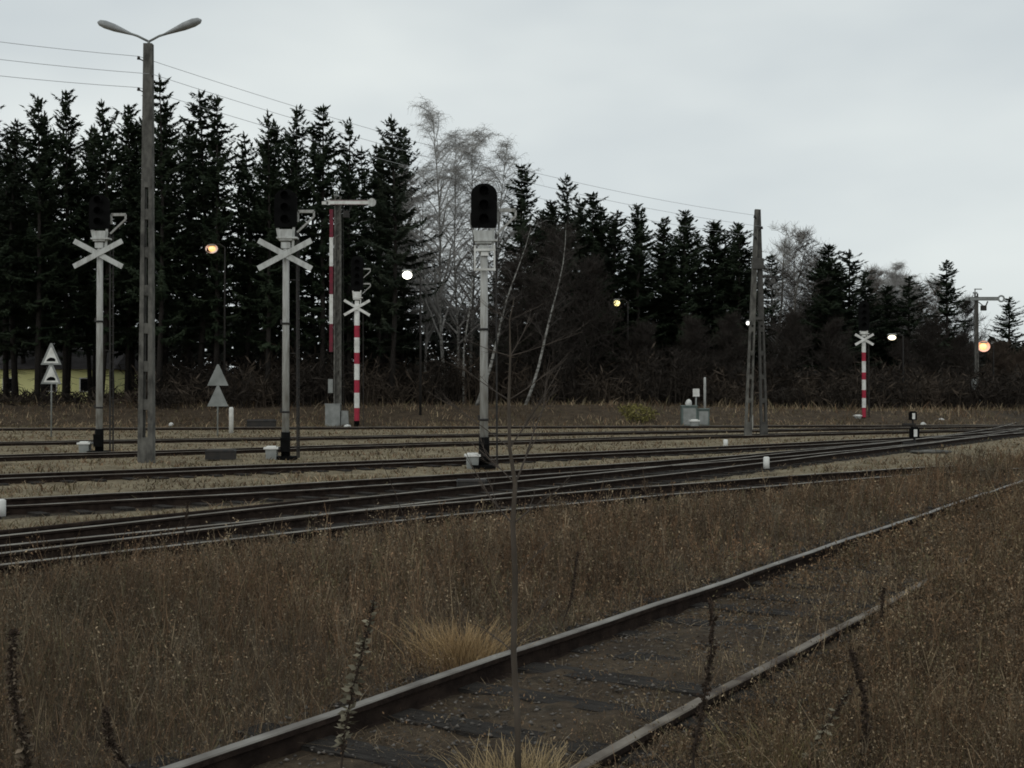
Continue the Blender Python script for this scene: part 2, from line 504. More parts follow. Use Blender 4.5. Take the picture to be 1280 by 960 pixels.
def head_outline(w, z0, z1, n=12):
    r = w / 2; pts = [(-r * 0.9, z0), (r * 0.9, z0), (r, z0 + 0.1)]
    for k in range(n + 1):
        a = math.pi * k / n
        pts.append((r * math.cos(a), z1 - r * 0.85 + r * 0.85 * math.sin(a)))
    pts.append((-r, z0 + 0.1))
    return pts

def make_signal(label, loc, zc, rz=0.0, cross=(1.62, 1.0), stripes=None, mast_r=0.105, head=(0.70, 1.16), hoops=1, frame=False, lamps=3, group='light signals', bracket_h=0.62):
    t = thing('light_signal', label, 'railway signal', loc, rz, group)
    z_b = zc + (0.22 if cross else 0.0)              # foot of the head bracket
    mb = MB()
    if stripes:
        zs, ms = [0.0], []
        for zz, m in stripes: zs.append(zz); ms.append(m)
        mb.tube([(0, 0, z) for z in zs], mast_r, 12, mats=ms)
        mb.build('mast', [M_white, M_red, M_black], t)
    else:
        mb.tube([(0, 0, 0.75), (0, 0, z_b * 0.62), (0, 0, z_b + 0.1)], [mast_r * 1.08, mast_r, mast_r * 0.94], 14)
        mb.build('mast', M_mast, t)
        mb = MB().tube([(0, 0, -0.1), (0, 0, 0.8)], mast_r * 1.35, 14).box((0, 0, 0.02), (0.62, 0.62, 0.1))
        mb.box((0.02, -0.2, 0.42), (0.26, 0.14, 0.42))
        mb.build('base', M_black, t)
        for z, r in ((z_b * 0.22, 1.18), (z_b * 0.64, 1.3)):
            mb = MB().tube([(0, 0, z - 0.03), (0, 0, z + 0.03)], mast_r * r, 14).box((-mast_r * 1.25, 0, z + 0.05), (0.07, 0.07, 0.14))
            mb.build('clamp', M_iron, t)
    # ladder behind the mast, seen nearly edge on
    mb = MB(); xl = mast_r + 0.24
    for y in (0.05, 0.36):
        mb.bar((xl, y, 0.0), (xl - 0.03, y, z_b + 0.5), 0.045, 0.03)
    zz = 0.35
    while zz < z_b + 0.4:
        mb.tube([(xl - 0.005, 0.05, zz), (xl - 0.005, 0.36, zz)], 0.012, 6); zz += 0.3
    for z in (0.9, z_b * 0.5, z_b * 0.85):
        mb.bar((0, 0.12, z), (xl, 0.12, z), 0.03, 0.03, 0, Vector((0, 0, 1)))
    mb.build('ladder', M_iron, t)
    # bracket
    zt = z_b + bracket_h
    mb = MB().box((0, 0, z_b + bracket_h * 0.62), (0.40, 0.26, bracket_h * 0.55), taper=1.15)
    mb.box((0, 0, z_b + bracket_h * 0.12), (0.27, 0.22, bracket_h * 0.3))
    mb.box((0.05, -0.02, z_b + bracket_h * 0.48), (0.62, 0.3, 0.05))
    mb.bar((0.22, -0.05, z_b + 0.02), (0.25, -0.05, zt + 0.12), 0.07, 0.05)
    mb.bar((-0.2, 0.02, z_b + 0.3), (-0.26, 0.02, zt - 0.02), 0.09, 0.12)
    mb.build('head_bracket', M_paint if not stripes else M_white, t)
    if frame:      # open rectangular frame for a missing plate
        mb = MB(); w, h, zf = 0.52, 0.52, z_b - 0.48
        for x in (-w / 2, w / 2): mb.box((x + 0.02, -0.16, zf + h / 2 + 0.04), (0.045, 0.04, h + 0.16))
        for z in (zf, zf + h): mb.box((0.02, -0.163, z), (w + 0.06, 0.04, 0.06))
        mb.box((0.02, -0.1, zf + h * 0.8), (0.2, 0.1, 0.1))
        mb.build('plate_frame', M_white, t)
    if cross:
        cross_mb(0, zc, cross[0], cross[1] * 0.86, -mast_r - 0.06, 0.17).build('cross_board', M_paint if not stripes else M_white, t)
    # head
    hw, hh = head
    mb = MB().prism(head_outline(hw, zt + 0.01, zt + hh), -0.09, -0.06)
    mb.box((0, 0.08, zt + hh * 0.47), (hw * 0.55, 0.28, hh * 0.8))
    hd = mb.build('signal_head', M_black, t)
    for k in range(lamps):
        z = zt + hh * (0.2 + 0.62 * k / max(1, lamps - 1))
        vis = MB(); segs = 10
        for s in range(segs):      # a hood: most of a short tube, open below
            a0 = R(-40) + R(260) * s / segs; a1 = R(-40) + R(260) * (s + 1) / segs; r = hw * 0.17
            p = [(math.cos(a) * r, math.sin(a) * r) for a in (a0, a1)]
            vis.poly([(p[0][0], -0.09, z + p[0][1]), (p[1][0], -0.09, z + p[1][1]), (p[1][0], -0.32, z + p[1][1]), (p[0][0], -0.32, z + p[0][1])])
            vis.poly([(p[0][0] * 0.93, -0.09, z + p[0][1] * 0.93), (p[0][0] * 0.93, -0.32, z + p[0][1] * 0.93), (p[1][0] * 0.93, -0.32, z + p[1][1] * 0.93), (p[1][0] * 0.93, -0.09, z + p[1][1] * 0.93)])
        vis.build('hood', M_black, hd)
        MB().tube([(0, -0.088, z), (0, -0.10, z)], hw * 0.145, 14).build('lens', M_glassdark, hd)
    # hoops guarding the ladder top
    for k in range(hoops):
        zk = z_b + bracket_h * 0.75 + k * 0.95
        pts = [(0.33, 0.05, zk + 0.02), (0.84, 0.05, zk + 0.5), (0.84, 0.05, zk + 0.66), (0.36, 0.05, zk + 0.66), (0.36, 0.05, zk + 0.34)]
        mb = MB()
        for p, q in zip(pts[:-1], pts[1:]): mb.bar(p, q, 0.09 if q[2] == p[2] else 0.055, 0.055, 0, Vector((0, 0, 1)) if p[2] == q[2] else Vector((1, 0, 0)))
        mb.build('guard_hoop', M_mast, t)
    return t

p1, p2, p3 = at(124, 566), at(357, 573), at(605, 584)
make_signal('grey signal mast with white cross board, standing left of the lamp post', p1, at_y(124, 318, p1.y).z, 0.0)
make_signal('grey signal mast with white cross board, between the lamp post and the striped semaphore', p2, at_y(357, 319, p2.y).z, 0.0)
make_signal('grey signal mast without a cross, black round-topped head against the pale birch', p3, at_y(605, 316, p3.y).z + 0.02, 0.0, cross=None, frame=True, head=(0.70, 1.2))
p4 = Vector((at_y(446, 530, 76.3).x, 76.3, 0.0))
z4 = at_y(446, 385, p4.y).z
def bands(ztop, rows, Y, px):
    return [(at_y(px, y, Y).z, m) for y, m in rows]
make_signal('red and white striped signal mast with a cross, right beside the tall semaphore', p4, z4, 0.12, cross=(1.62, 1.1), mast_r=0.17, head=(0.8, 2.2), hoops=2, lamps=4, bracket_h=0.9,
            stripes=bands(0, [(526, 2), (510, 1), (491, 0), (475, 1), (455, 0), (441, 1), (422, 0), (407, 1), (380, 0)], p4.y, 446))
p5 = Vector((at_y(1080, 520, 84).x, 84, 0.25))
make_signal('red and white striped signal mast with a small cross, farthest right', p5, at_y(1080, 429, 84).z, -0.1, cross=(1.25, 0.85), mast_r=0.14, head=(0.75, 2.1), hoops=0, lamps=4, bracket_h=0.4,
            stripes=bands(0, [(526, 2), (514, 1), (502, 0), (492, 1), (479, 0), (470, 1), (456, 0), (445, 1), (428, 0)], 84, 1080))

# cable boxes beside the signal feet
def cable_box(label, p, s=1.0):
    t = thing('cable_box', label, 'cable box', p, 0, 'white cable boxes')
    MB().box((0, 0, 0.14), (0.36, 0.3, 0.42), taper=1.12).build('body', M_grey, t)
    MB().box((0, 0, 0.385), (0.52, 0.42, 0.07)).box((0, 0, 0.44), (0.34, 0.26, 0.04)).build('lid', M_white, t)
    t.scale = (s, s, s)
cable_box('white lidded cable box at the foot of the signal left of the lamp post', p1 + Vector((-0.44, -0.1, 0)), 0.84)
cable_box('white lidded cable box at the foot of the second grey crossed signal', p2 + Vector((-0.38, -0.2, 0)), 0.84)
cable_box('white lidded cable box at the foot of the round-topped signal', p3 + Vector((-0.30, -0.1, 0)), 0.84)
cable_box('white cable box at the foot of the right striped signal', p5 + Vector((-0.5, -0.2, -0.05)), 1.0)
cable_box('white cable box in front of the grey-green cabinet', at(868, 535), 1.15)

# ------------------------------------------------------------------ semaphores
def semaphore(label, p, z_arm, arm, disc_r, mast_w, board=None, rz=0.0, tone=None, ring=False):
    tone = tone or M_conc
    t = thing('semaphore', label, 'semaphore signal', p, rz, 'semaphore signals')
    top = z_arm + 0.45
    mb = MB()
    for x in (-1, 1):      # two channel legs joined by a web
        mb.bar((x * mast_w * 0.42, 0, -0.1), (x * mast_w * 0.34, 0, top), mast_w * 0.2, mast_w * 0.7)
    mb.bar((0, 0.02, -0.1), (0, 0.02, top - 0.2), mast_w * 0.66, mast_w * 0.16, 0, Vector((1, 0, 0)), mast_w * 0.5, mast_w * 0.16)
    z = 1.0
    while z < top - 0.5:
        mb.bar((-mast_w * 0.4, -mast_w * 0.2, z), (mast_w * 0.4, -mast_w * 0.2, z + 0.35), 0.05, 0.04, 0, Vector((0, 0, 1))); z += 0.8
    mb.build('mast', tone, t)
    if board:
        mb = MB()
        for z0, z1, m in board: mb.box((-mast_w * 0.5 - 0.17, -0.1, (z0 + z1) / 2), (0.24, 0.05, z1 - z0), m)
        mb.build('warning_board', [M_white, M_oldred], t)
    a = MB().box((arm * 0.5 - 0.45, -mast_w * 0.5 - 0.05, z_arm), (arm + 0.5, 0.04, 0.30)).box((-0.8, -mast_w * 0.5 - 0.05, z_arm - 0.03), (0.4, 0.04, 0.2))
    ar = a.build('arm', M_white if not ring else M_grey, t)
    MB().box((arm * 0.5 - 0.35, -mast_w * 0.5 - 0.078, z_arm + 0.125), (arm + 0.2, 0.012, 0.025)).box((arm * 0.5 - 0.35, -mast_w * 0.5 - 0.078, z_arm - 0.125), (arm + 0.2, 0.012, 0.025)).build('arm_border', M_oldred if not ring else M_iron, ar)
    ol = [(arm + disc_r * math.cos(2 * math.pi * k / 18), z_arm + disc_r * math.sin(2 * math.pi * k / 18)) for k in range(18)]
    d = MB()
    if ring:
        inner = [(arm + disc_r * 0.55 * math.cos(2 * math.pi * k / 18), z_arm + disc_r * 0.55 * math.sin(2 * math.pi * k / 18)) for k in range(18)]
        for k in range(18):
            j = (k + 1) % 18
            d.prism([ol[k], ol[j], inner[j], inner[k]], -mast_w * 0.5 - 0.1, -mast_w * 0.5 - 0.05)
    else:
        d.prism(ol, -mast_w * 0.5 - 0.11, -mast_w * 0.5 - 0.075)
    d.build('arm_disc', M_paint if not ring else M_grey, ar)
    mb = MB().box((0.55, -0.1, z_arm - 0.75), (0.4, 0.3, 0.42)).bar((0.15, -0.05, z_arm - 0.25), (0.55, -0.1, z_arm - 0.6), 0.06, 0.06).bar((0.75, -0.1, z_arm - 0.55), (0.9, -0.1, z_arm - 0.2), 0.1, 0.03)
    mb.build('lantern', M_iron, t)
    mb = MB().bar((-0.1, 0, top - 0.1), (-0.1, 0, top + 0.35), 0.07, 0.07).box((0.15, 0, top + 0.35), (0.6, 0.07, 0.08)).box((-0.1, 0, top + 0.05), (0.3, 0.2, 0.12))
    mb.build('top_bracket', M_grey, t)
    mb = MB().box((-0.25, -0.25, 0.7), (0.95, 0.6, 1.4)).box((-0.25, -0.25, 1.43), (1.0, 0.66, 0.06)).box((0.5, -0.2, 0.5), (0.5, 0.4, 1.0), taper=0.8)
    mb.build('drive_box', M_grey, t)
    MB().box((-mast_w * 0.9, -0.1, 2.6), (0.3, 0.3, 0.9)).build('winch', M_grey, t)
    mb = MB().bar((mast_w * 0.75, 0.2, 0), (mast_w * 0.65, 0.2, top - 0.3), 0.04, 0.04).tube([(-mast_w * 0.85, -0.1, 1.4), (-mast_w * 0.8, -0.1, z_arm - 0.1)], 0.015, 6)
    mb.build('ladder_rail', M_iron, t)
    return t
Ys = 78.0
ps = Vector((at_y(422, 500, Ys).x, Ys, 0.0))
semaphore('tall concrete semaphore with red and white board and white arm, in front of the wood', ps, at_y(420, 254, Ys).z, 2.25, 0.27, 0.48,
          board=[(at_y(420, a, Ys).z, at_y(420, b, Ys).z, m) for a, b, m in ((297, 262, 1), (333, 297, 0), (368, 333, 1), (405, 368, 0), (440, 405, 1))])
Y2 = 98.0
p6 = Vector((at_y(1221, 520, Y2).x, Y2, 0.35))
semaphore('slim far semaphore with grey ringed arm at the right edge, outlined on the sky', p6, at_y(1221, 379, Y2).z, 1.95, 0.3, 0.30, rz=0.0, ring=True)

# ------------------------------------------------------------------ concrete poles
def pole_leg(mb, p0, p1, w0, w1, d0, d1, solid_from, hole=0.62, rung=0.30, wall=0.27):
    """a tapering concrete pole: solid above, ladder-like openings below"""
    p0, p1 = Vector(p0), Vector(p1); L = (p1 - p0).length; dr = (p1 - p0) / L
    def P(s): return p0 + dr * s
    def W(s): return w0 + (w1 - w0) * s / L
    def D(s): return d0 + (d1 - d0) * s / L
    side = Vector((1, 0, 0)); u = (side - dr * side.dot(dr)).normalized()
    S = L * solid_from
    mb.bar(P(S), P(L), W(S), D(S), 0, side, W(L), D(L))
    mb.bar(P(0), P(0.9), W(0), D(0), 0, side, W(0.9), D(0.9))
    for sg in (-1, 1):
        a, b = P(0.9) + u * sg * W(0.9) * (0.5 - wall / 2), P(S) + u * sg * W(S) * (0.5 - wall / 2)
        mb.bar(a, b, W(0.9) * wall, D(0.9), 0, side, W(S) * wall, D(S))
    s = 0.9 + hole
    while s + rung < S:
        mb.bar(P(s), P(s + rung), W(s) * (1 - 2 * wall), D(s) * 0.8, 0, side, W(s + rung) * (1 - 2 * wall), D(s + rung) * 0.8)
        s += hole + rung

pl = at(183, 577)
t = thing('lamp_post', 'tall concrete double-armed lamp post with an openwork lower half', 'lamp post', pl)
ztop = at_y(183, 55, pl.y).z
mb = MB(); pole_leg(mb, (0, 0, -0.2), (0.02, 0, ztop), 0.44, 0.25, 0.3, 0.2, 0.66, 0.8, 0.3, 0.33)
mb.build('post', M_conc, t)
def luminaire(mb, a, b, m=0):
    """a long teardrop lamp head from its neck a to its tip b"""
    a, b = Vector(a), Vector(b); d = b - a; L = d.length; d = d / L
    prof = [(0.0, 0.03), (0.12, 0.06), (0.3, 0.1), (0.55, 0.155), (0.8, 0.165), (0.94, 0.12), (1.0, 0.03)]
    n = 12; base = len(mb.v); side = Vector((0, 1, 0)); up = side.cross(d) if d.x > 0 else d.cross(side)
    if up.z < 0: up = -up
    for s, r in prof:
        for k in range(n):
            an = 2 * math.pi * k / n
            mb.v.append(tuple(a + d * s * L + side * math.cos(an) * r * 0.95 + up * math.sin(an) * r * (0.8 if math.sin(an) > 0 else 0.62)))
    for i in range(len(prof) - 1):
        for k in range(n):
            k2 = (k + 1) % n
            low = math.sin(2 * math.pi * (k + 0.5) / n) < -0.1 and 1 <= i
            mb.face((base + i * n + k, base + i * n + k2, base + (i + 1) * n + k2, base + (i + 1) * n + k), 1 if low else 0, True)
    mb.face([base + (len(prof) - 1) * n + k for k in range(n)]); mb.face([base + k for k in range(n)][::-1])
Yl = pl.y
def lp(px, py): return at_y(px, py, Yl) - pl
jn = lp(186, 52)
mb = MB().tube([lp(187, 68), jn + Vector((0, 0, -0.06)), jn], 0.04, 10)
mb.tube([jn, lp(172, 45), lp(163, 42)], 0.035, 8).tube([jn, lp(199, 45), lp(209, 42)], 0.035, 8)
mb.build('lamp_bracket', M_grey, t)
for a, b in ((lp(168, 44), lp(122, 28)), (lp(203, 44), lp(252, 25))):
    mb = MB(); luminaire(mb, a, b); mb.build('lamp_head', [M_lamphous, M_lampglass], t)
WZ = [at_y(174, 71, Yl), at_y(190, 93, Yl), at_y(174, 110, Yl)]
for w in WZ:
    q = w - pl; sx = -1 if q.x < 0 else 1
    mb = MB().tube([(q.x, -0.05, q.z - 0.09), (q.x, -0.05, q.z)], [0.05, 0.035], 8).tube([(q.x, -0.05, q.z - 0.06), (q.x - sx * 0.2, 0, q.z - 0.16)], 0.018, 6)
    mb.build('insulator', M_iron, t)

pa = at(945, 546)
t = thing('power_pole', 'A-shaped concrete power pole with two openwork legs joined at the top', 'power pole', (pa.x, pa.y, 0))
def ap(px, py): return at_y(px, py, pa.y) - Vector((pa.x, pa.y, 0))
for bx, off in ((934, -0.02), (956, 0.03)):
    b0 = ap(bx, 545); b0.y = off * 6; b0.z = -0.2
    tp = ap(947 + (bx - 945) * 0.12, 262); tp.y = off
    mb = MB(); pole_leg(mb, b0, tp, 0.34, 0.17, 0.3, 0.2, 0.5, 0.9, 0.22, 0.3)
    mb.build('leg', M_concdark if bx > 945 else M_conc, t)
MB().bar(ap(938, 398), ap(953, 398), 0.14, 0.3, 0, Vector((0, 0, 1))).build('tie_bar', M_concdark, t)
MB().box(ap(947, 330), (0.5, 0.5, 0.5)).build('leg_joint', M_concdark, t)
MB().bar(ap(947, 345), ap(975, 347), 0.08, 0.08, 0, Vector((0, 0, 1))).build('side_arm', M_iron, t)
AZ = [at_y(942, 270, pa.y), at_y(951, 284, pa.y), at_y(943, 296, pa.y)]
for w in AZ:
    q = w - Vector((pa.x, pa.y, 0))
    MB().tube([(q.x, -0.25, q.z - 0.12), (q.x, -0.25, q.z)], [0.06, 0.04], 8).tube([(q.x, -0.25, q.z - 0.08), (0.1, 0, q.z - 0.2)], 0.02, 6).build('insulator', M_iron, t)

# wires
for i, nm in enumerate(('uppermost', 'middle', 'lowest')):
    a, b = WZ[i] + Vector((0, -0.05, 0)), AZ[i] + Vector((0, -0.25, 0))
    dvec = (a - b); dvec.z = 0
    c = a + dvec * 0.85 + Vector((0, 0, 0.35))
    mb = MB(); pts = []
    for p, q, sag in ((c, a, 0.9), (a, b, 0.55)):
        pts += [p.lerp(q, k / 24) - Vector((0, 0, sag * 4 * (k / 24) * (1 - k / 24))) for k in range(25 if q is b else 24)]
    mb.tube(pts, 0.0075, 5)
    tag(mb.build('overhead_wire', M_wire), nm + ' of the three thin wires strung across the sky past the lamp post', 'wire', 'overhead wires')

# ------------------------------------------------------------------ triangular boards
def tri_sign(label, p, zs, w, h, face, rz, post_h):
    t = thing('triangle_sign', label, 'sign', p, rz, 'stacked triangular railway signs')
    MB().tube([(0, 0, -0.1), (0, 0, post_h)], 0.035, 8).build('post', M_grey, t)
    for z in zs:
        mb = MB().prism([(-w / 2, z), (w / 2, z), (0.04, z + h), (-0.04, z + h)], -0.075, -0.055, 0)
        pb = mb.build('board', M_grey, t)
        if face:
            k = 0.72
            MB().prism([(-w / 2 * k, z + 0.08), (w / 2 * k, z + 0.08), (0.03, z + 0.08 + h * k), (-0.03, z + 0.08 + h * k)], -0.082, -0.076).build('white_field', M_white, pb)
            MB().prism([(-0.2, z + 0.16), (0.2, z + 0.16), (0.2, z + 0.26), (0.13, z + 0.32), (-0.02, z + 0.34), (-0.12, z + 0.3), (-0.2, z + 0.22)], -0.089, -0.083).build('black_symbol', M_black, pb)
    return t
pt = at(64, 546)
tri_sign('pair of stacked white triangle signs with black plough-like symbols, left of all signals', pt, [at_y(64, 480, pt.y).z, at_y(64, 456, pt.y).z], 0.95, 1.02, True, 0.1, at_y(64, 430, pt.y).z)
pt2 = at(272, 545)
tri_sign('pair of plain grey triangle signs seen from behind, left of the white stump', pt2, [at_y(272, 508, pt2.y).z, at_y(272, 482, pt2.y).z], 1.0, 1.02, False, 0.35, at_y(272, 458, pt2.y).z)

# ------------------------------------------------------------------ stakes, boxes, small signals
def stake(label, p, w, h, m=None, name='marker_post', cat='marker post'):
    mb = MB().tube([(0, 0, -0.05), (0, 0, h * 0.93), (0, 0, h)], [w / 2, w / 2, w * 0.36], 10)
    o = mb.build(name, m or M_white); o.location = p
    return tag(o, label, cat, 'white marker posts')
stake('short white marker post between the yard tracks, right of the sapling and nearest the weeds', at(958, 587), 0.16, 0.33)
stake('small white marker post farther back, just left of the A-shaped pole foot', at(907, 559), 0.17, 0.29)
stake('white marker post cut by the left edge beside the yard track', at(-1, 645), 0.2, 0.26)
stake('white stump by the bank beside the plain triangle signs', at(289, 541), 0.24, 1.35)
stake('white stump beside the left leg of the A-shaped pole', Vector((at_y(939, 525, 66).x, 66, 0)), 0.2, 0.95)
stake('thin white post standing at the wood edge behind the cabinet', Vector((at_y(881, 500, 86).x, 86, 0.7)), 0.18, 2.6, M_paint)

def switch_lantern(label, p, s):
    t = thing('switch_lantern', label, 'switch lantern', p, 0, 'switch lanterns')
    MB().box((0, 0, 0.62), (0.42, 0.36, 0.5)).box((0, 0, 0.9), (0.3, 0.26, 0.08)).build('lantern_box', M_black, t)
    MB().box((0, -0.186, 0.62), (0.18, 0.012, 0.38)).build('white_panel', M_white, t)
    MB().tube([(0, 0, -0.1), (0, 0, 0.38)], 0.06, 8).box((-0.25, 0, 0.08), (0.8, 0.3, 0.14)).build('stand', M_iron, t)
    t.scale = (s, s, s)
switch_lantern('black switch lantern with white panel standing at the right end of the slanting track', at(1143, 556), 0.75)
switch_lantern('black switch lantern with white panel farther back by the bank, above the nearer one', Vector((at_y(1141, 530, 74).x, 74, 0.12)), 0.95)

def point_box(label, p, s=1.0, rz=0.1):
    t = thing('point_machine', label, 'point machine', p, rz, 'dark point machines')
    MB().box((0, 0, 0.12), (0.85, 0.5, 0.24)).build('case', M_iron, t)
    MB().box((0, 0, 0.27), (0.9, 0.55, 0.05), taper=0.9).build('lid', M_iron, t)
    t.scale = (s, s, s)
point_box('dark point machine beside the track, left of the second crossed signal', at(276, 574), 1.0)
point_box('dark point machine at the bank foot, left of the semaphore', at(327, 536), 1.9)
point_box('dark point machine in front of the round-topped signal', at(590, 612), 0.7)

t = thing('relay_cabinet', 'grey-green relay cabinet on the bank foot right of the yellow bush', 'cabinet', Vector((at_y(868, 530, 77).x, 77, 0)))
MB().box((-0.35, 0, 0.65), (1.0, 0.6, 1.3)).box((0.55, 0.05, 0.55), (0.75, 0.6, 1.1)).build('case', M_green, t)
for x, w, z in ((-0.35, 1.08, 1.33), (0.55, 0.82, 1.13)): MB().box((x, 0, z), (w, 0.7, 0.06), taper=0.9).build('lid', M_green, t)
MB().box((-0.35, -0.31, 0.65), (0.8, 0.02, 1.05)).box((0.55, -0.26, 0.55), (0.58, 0.02, 0.85)).build('door', M_grey, t)
t = thing('signboard', 'white square board on a short post behind the relay cabinet', 'sign', Vector((at_y(870, 500, 84).x, 84, 0.55)))
MB().tube([(0, 0, -0.2), (0, 0, 1.6)], 0.06, 8).build('post', M_grey, t)
MB().box((0, -0.08, 1.65), (0.46, 0.04, 0.55)).build('board', M_white, t)

def lump(label, p, s, name='stone', cat='stone', m=None, seed=0):
    r = random.Random(seed); mb = MB(); n = 8
    for j, (rad, z) in enumerate(((0.8, 0.0), (1.0, 0.35), (0.7, 0.75), (0.2, 0.95))):
        for k in range(n):
            a = 2 * math.pi * k / n; q = rad * r.uniform(0.8, 1.15)
            mb.v.append((q * math.cos(a) * 0.5 * s[0], q * math.sin(a) * 0.5 * s[1], (z - 0.08) * s[2]))
    for j in range(3):
        for k in range(n):
            k2 = (k + 1) % n; mb.face((j * n + k, j * n + k2, (j + 1) * n + k2, (j + 1) * n + k), 0, True)
    mb.face([3 * n + k for k in range(n)])
    o = mb.build(name, m or M_bagwhite); o.location = p
    return tag(o, label, cat, None)
lump('white stone on the bank foot right of the lamp post', Vector((at_y(214, 530, 78).x, 78, 0.02)), (0.4, 0.3, 0.25), seed=1)
lump('white stone lying at the foot of the tall semaphore', Vector((at_y(434, 532, 75).x, 75, 0)), (0.5, 0.35, 0.2), seed=2)
lump('pale crumpled plastic bag caught on top of the relay cabinet', Vector((at_y(861, 502, 77).x, 77, 1.36)), (0.45, 0.35, 0.45), 'plastic_bag', 'plastic bag', seed=3)
lump('left of two white stones right of the far switch lantern', Vector((at_y(1154, 528, 80).x, 80, 0)), (0.4, 0.3, 0.25), seed=5)
lump('right of two white stones left of the far semaphore', Vector((at_y(1177, 526, 84).x, 84, 0.15)), (0.55, 0.4, 0.3), seed=6)
lump('pale flat slab lying in the gravel by the near switch lantern', at(1165, 566), (1.7, 0.7, 0.12), 'concrete_slab', 'slab', M_conc, 7)

# ------------------------------------------------------------------ house glimpsed behind the wood
t = thing('house', 'long pale yellow house glimpsed low between the trunks at the left edge', 'house', (-52, 121, 1.2))
MYEL = mat('pale_yellow_render', (0.85, 0.83, 0.40), (0.78, 0.76, 0.34), 0.6, 0.9)
MB().box((0, 0, 1.7), (26, 8, 3.4)).build('wall', MYEL, t)
MROOF = mat('dark_roof', (0.05, 0.045, 0.045), (0.035, 0.03, 0.03), 2, 0.9)
mb = MB(); mb.prism([(-4.6, 3.4), (4.6, 3.4), (0, 5.6)], -13.4, 13.4)
o = mb.build('roof', MROOF, t); o.rotation_euler = (0, 0, R(90)); o.location = (0, 0, 0.01)
for x in (-9, -5, -1, 3, 7, 10.5):
    w = MB()
    for dx in (-0.62, 0.62): w.box((x + dx, -4.02, 1.9), (0.1, 0.08, 1.4))
    for dz in (-0.65, 0.65): w.box((x, -4.02, 1.9 + dz), (1.14, 0.08, 0.1))
    fr = w.build('window', M_white, t)
    MB().box((x, -4.01, 1.9), (1.14, 0.03, 1.2)).build('pane', M_glassdark, fr)

# ------------------------------------------------------------------ street lamps beyond the wood
def street_lamp(label, px, py, Y, col, strength, rx, rz_, pole_tone=M_iron, side=1, halo=None):
    p = at_y(px, py, Y); gz = float(bank(np.array(p.x), np.array(Y)))
    t = thing('street_lamp', label, 'street lamp', (p.x + side * 0.9, Y, gz), 0, 'lit street lamps along the road behind the wood')
    zz = p.z - gz
    MB().tube([(0, 0.1, -0.3), (0, 0.1, zz + 0.1), (-side * 0.3, 0.05, zz + 0.33), (-side * 0.75, 0, zz + 0.36)], [0.09, 0.06, 0.04, 0.035], 8).build('pole', pole_tone, t)
    MB().box((-side * 0.9, 0, zz + rz_ + 0.06), (rx * 2.1, rx * 1.2, 0.12), taper=0.7).build('lamp_head', M_grey, t)
    mb = MB(); n = 12; rows = 6
    for i in range(rows + 1):
        a = math.pi * i / rows
        for k in range(n):
            b = 2 * math.pi * k / n
            mb.v.append((-side * 0.9 + rx * math.sin(a) * math.cos(b), rx * 0.6 * math.sin(a) * math.sin(b), zz + rz_ * math.cos(a)))
    for i in range(rows):
        for k in range(n):
            k2 = (k + 1) % n; mb.face((i * n + k, (i + 1) * n + k, (i + 1) * n + k2, i * n + k2), 0, True)
    ln = mb.build('lit_lens', mat_glow('lamp_glow', col, strength), t)
    if halo:      # glowing amber ring added round the lens, imitating the lamp's halo
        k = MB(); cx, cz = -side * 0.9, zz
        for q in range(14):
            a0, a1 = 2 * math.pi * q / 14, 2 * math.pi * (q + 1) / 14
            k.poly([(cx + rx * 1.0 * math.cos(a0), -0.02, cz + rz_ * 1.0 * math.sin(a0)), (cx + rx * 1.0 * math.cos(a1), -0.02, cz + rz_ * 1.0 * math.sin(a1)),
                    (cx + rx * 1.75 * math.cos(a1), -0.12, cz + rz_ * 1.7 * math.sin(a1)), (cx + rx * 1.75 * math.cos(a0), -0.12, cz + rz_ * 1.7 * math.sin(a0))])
        k.build('amber_halo', mat_glow('amber_halo_glow', (1.0, 0.25, 0.03), halo), ln)
street_lamp('amber street lamp glowing between the spruces right of the lamp post', 265, 311, 86, (1.0, 0.48, 0.07), 1.25, 0.26, 0.2, halo=0.22)
street_lamp('bright white street lamp glowing beside the birch, right of the striped semaphore', 509, 344, 82, (1.0, 0.97, 0.85), 5.0, 0.33, 0.27)
street_lamp('small yellowish street lamp among the spruces right of the leaning birches', 771, 379, 98, (1.0, 0.85, 0.35), 2.0, 0.27, 0.24)
street_lamp('white street lamp glowing in front of bare birches near the right striped signal', 1115, 422, 96, (1.0, 0.85, 0.6), 2.5, 0.33, 0.2)
street_lamp('large orange street lamp glowing beside the far semaphore mast', 1229, 433, 103, (1.0, 0.50, 0.12), 1.5, 0.32, 0.28, halo=0.7)
street_lamp('tiny white street lamp glimpsed at the left leg of the A-shaped pole', 935, 404, 100, (1.0, 0.97, 0.9), 3.0, 0.16, 0.15)

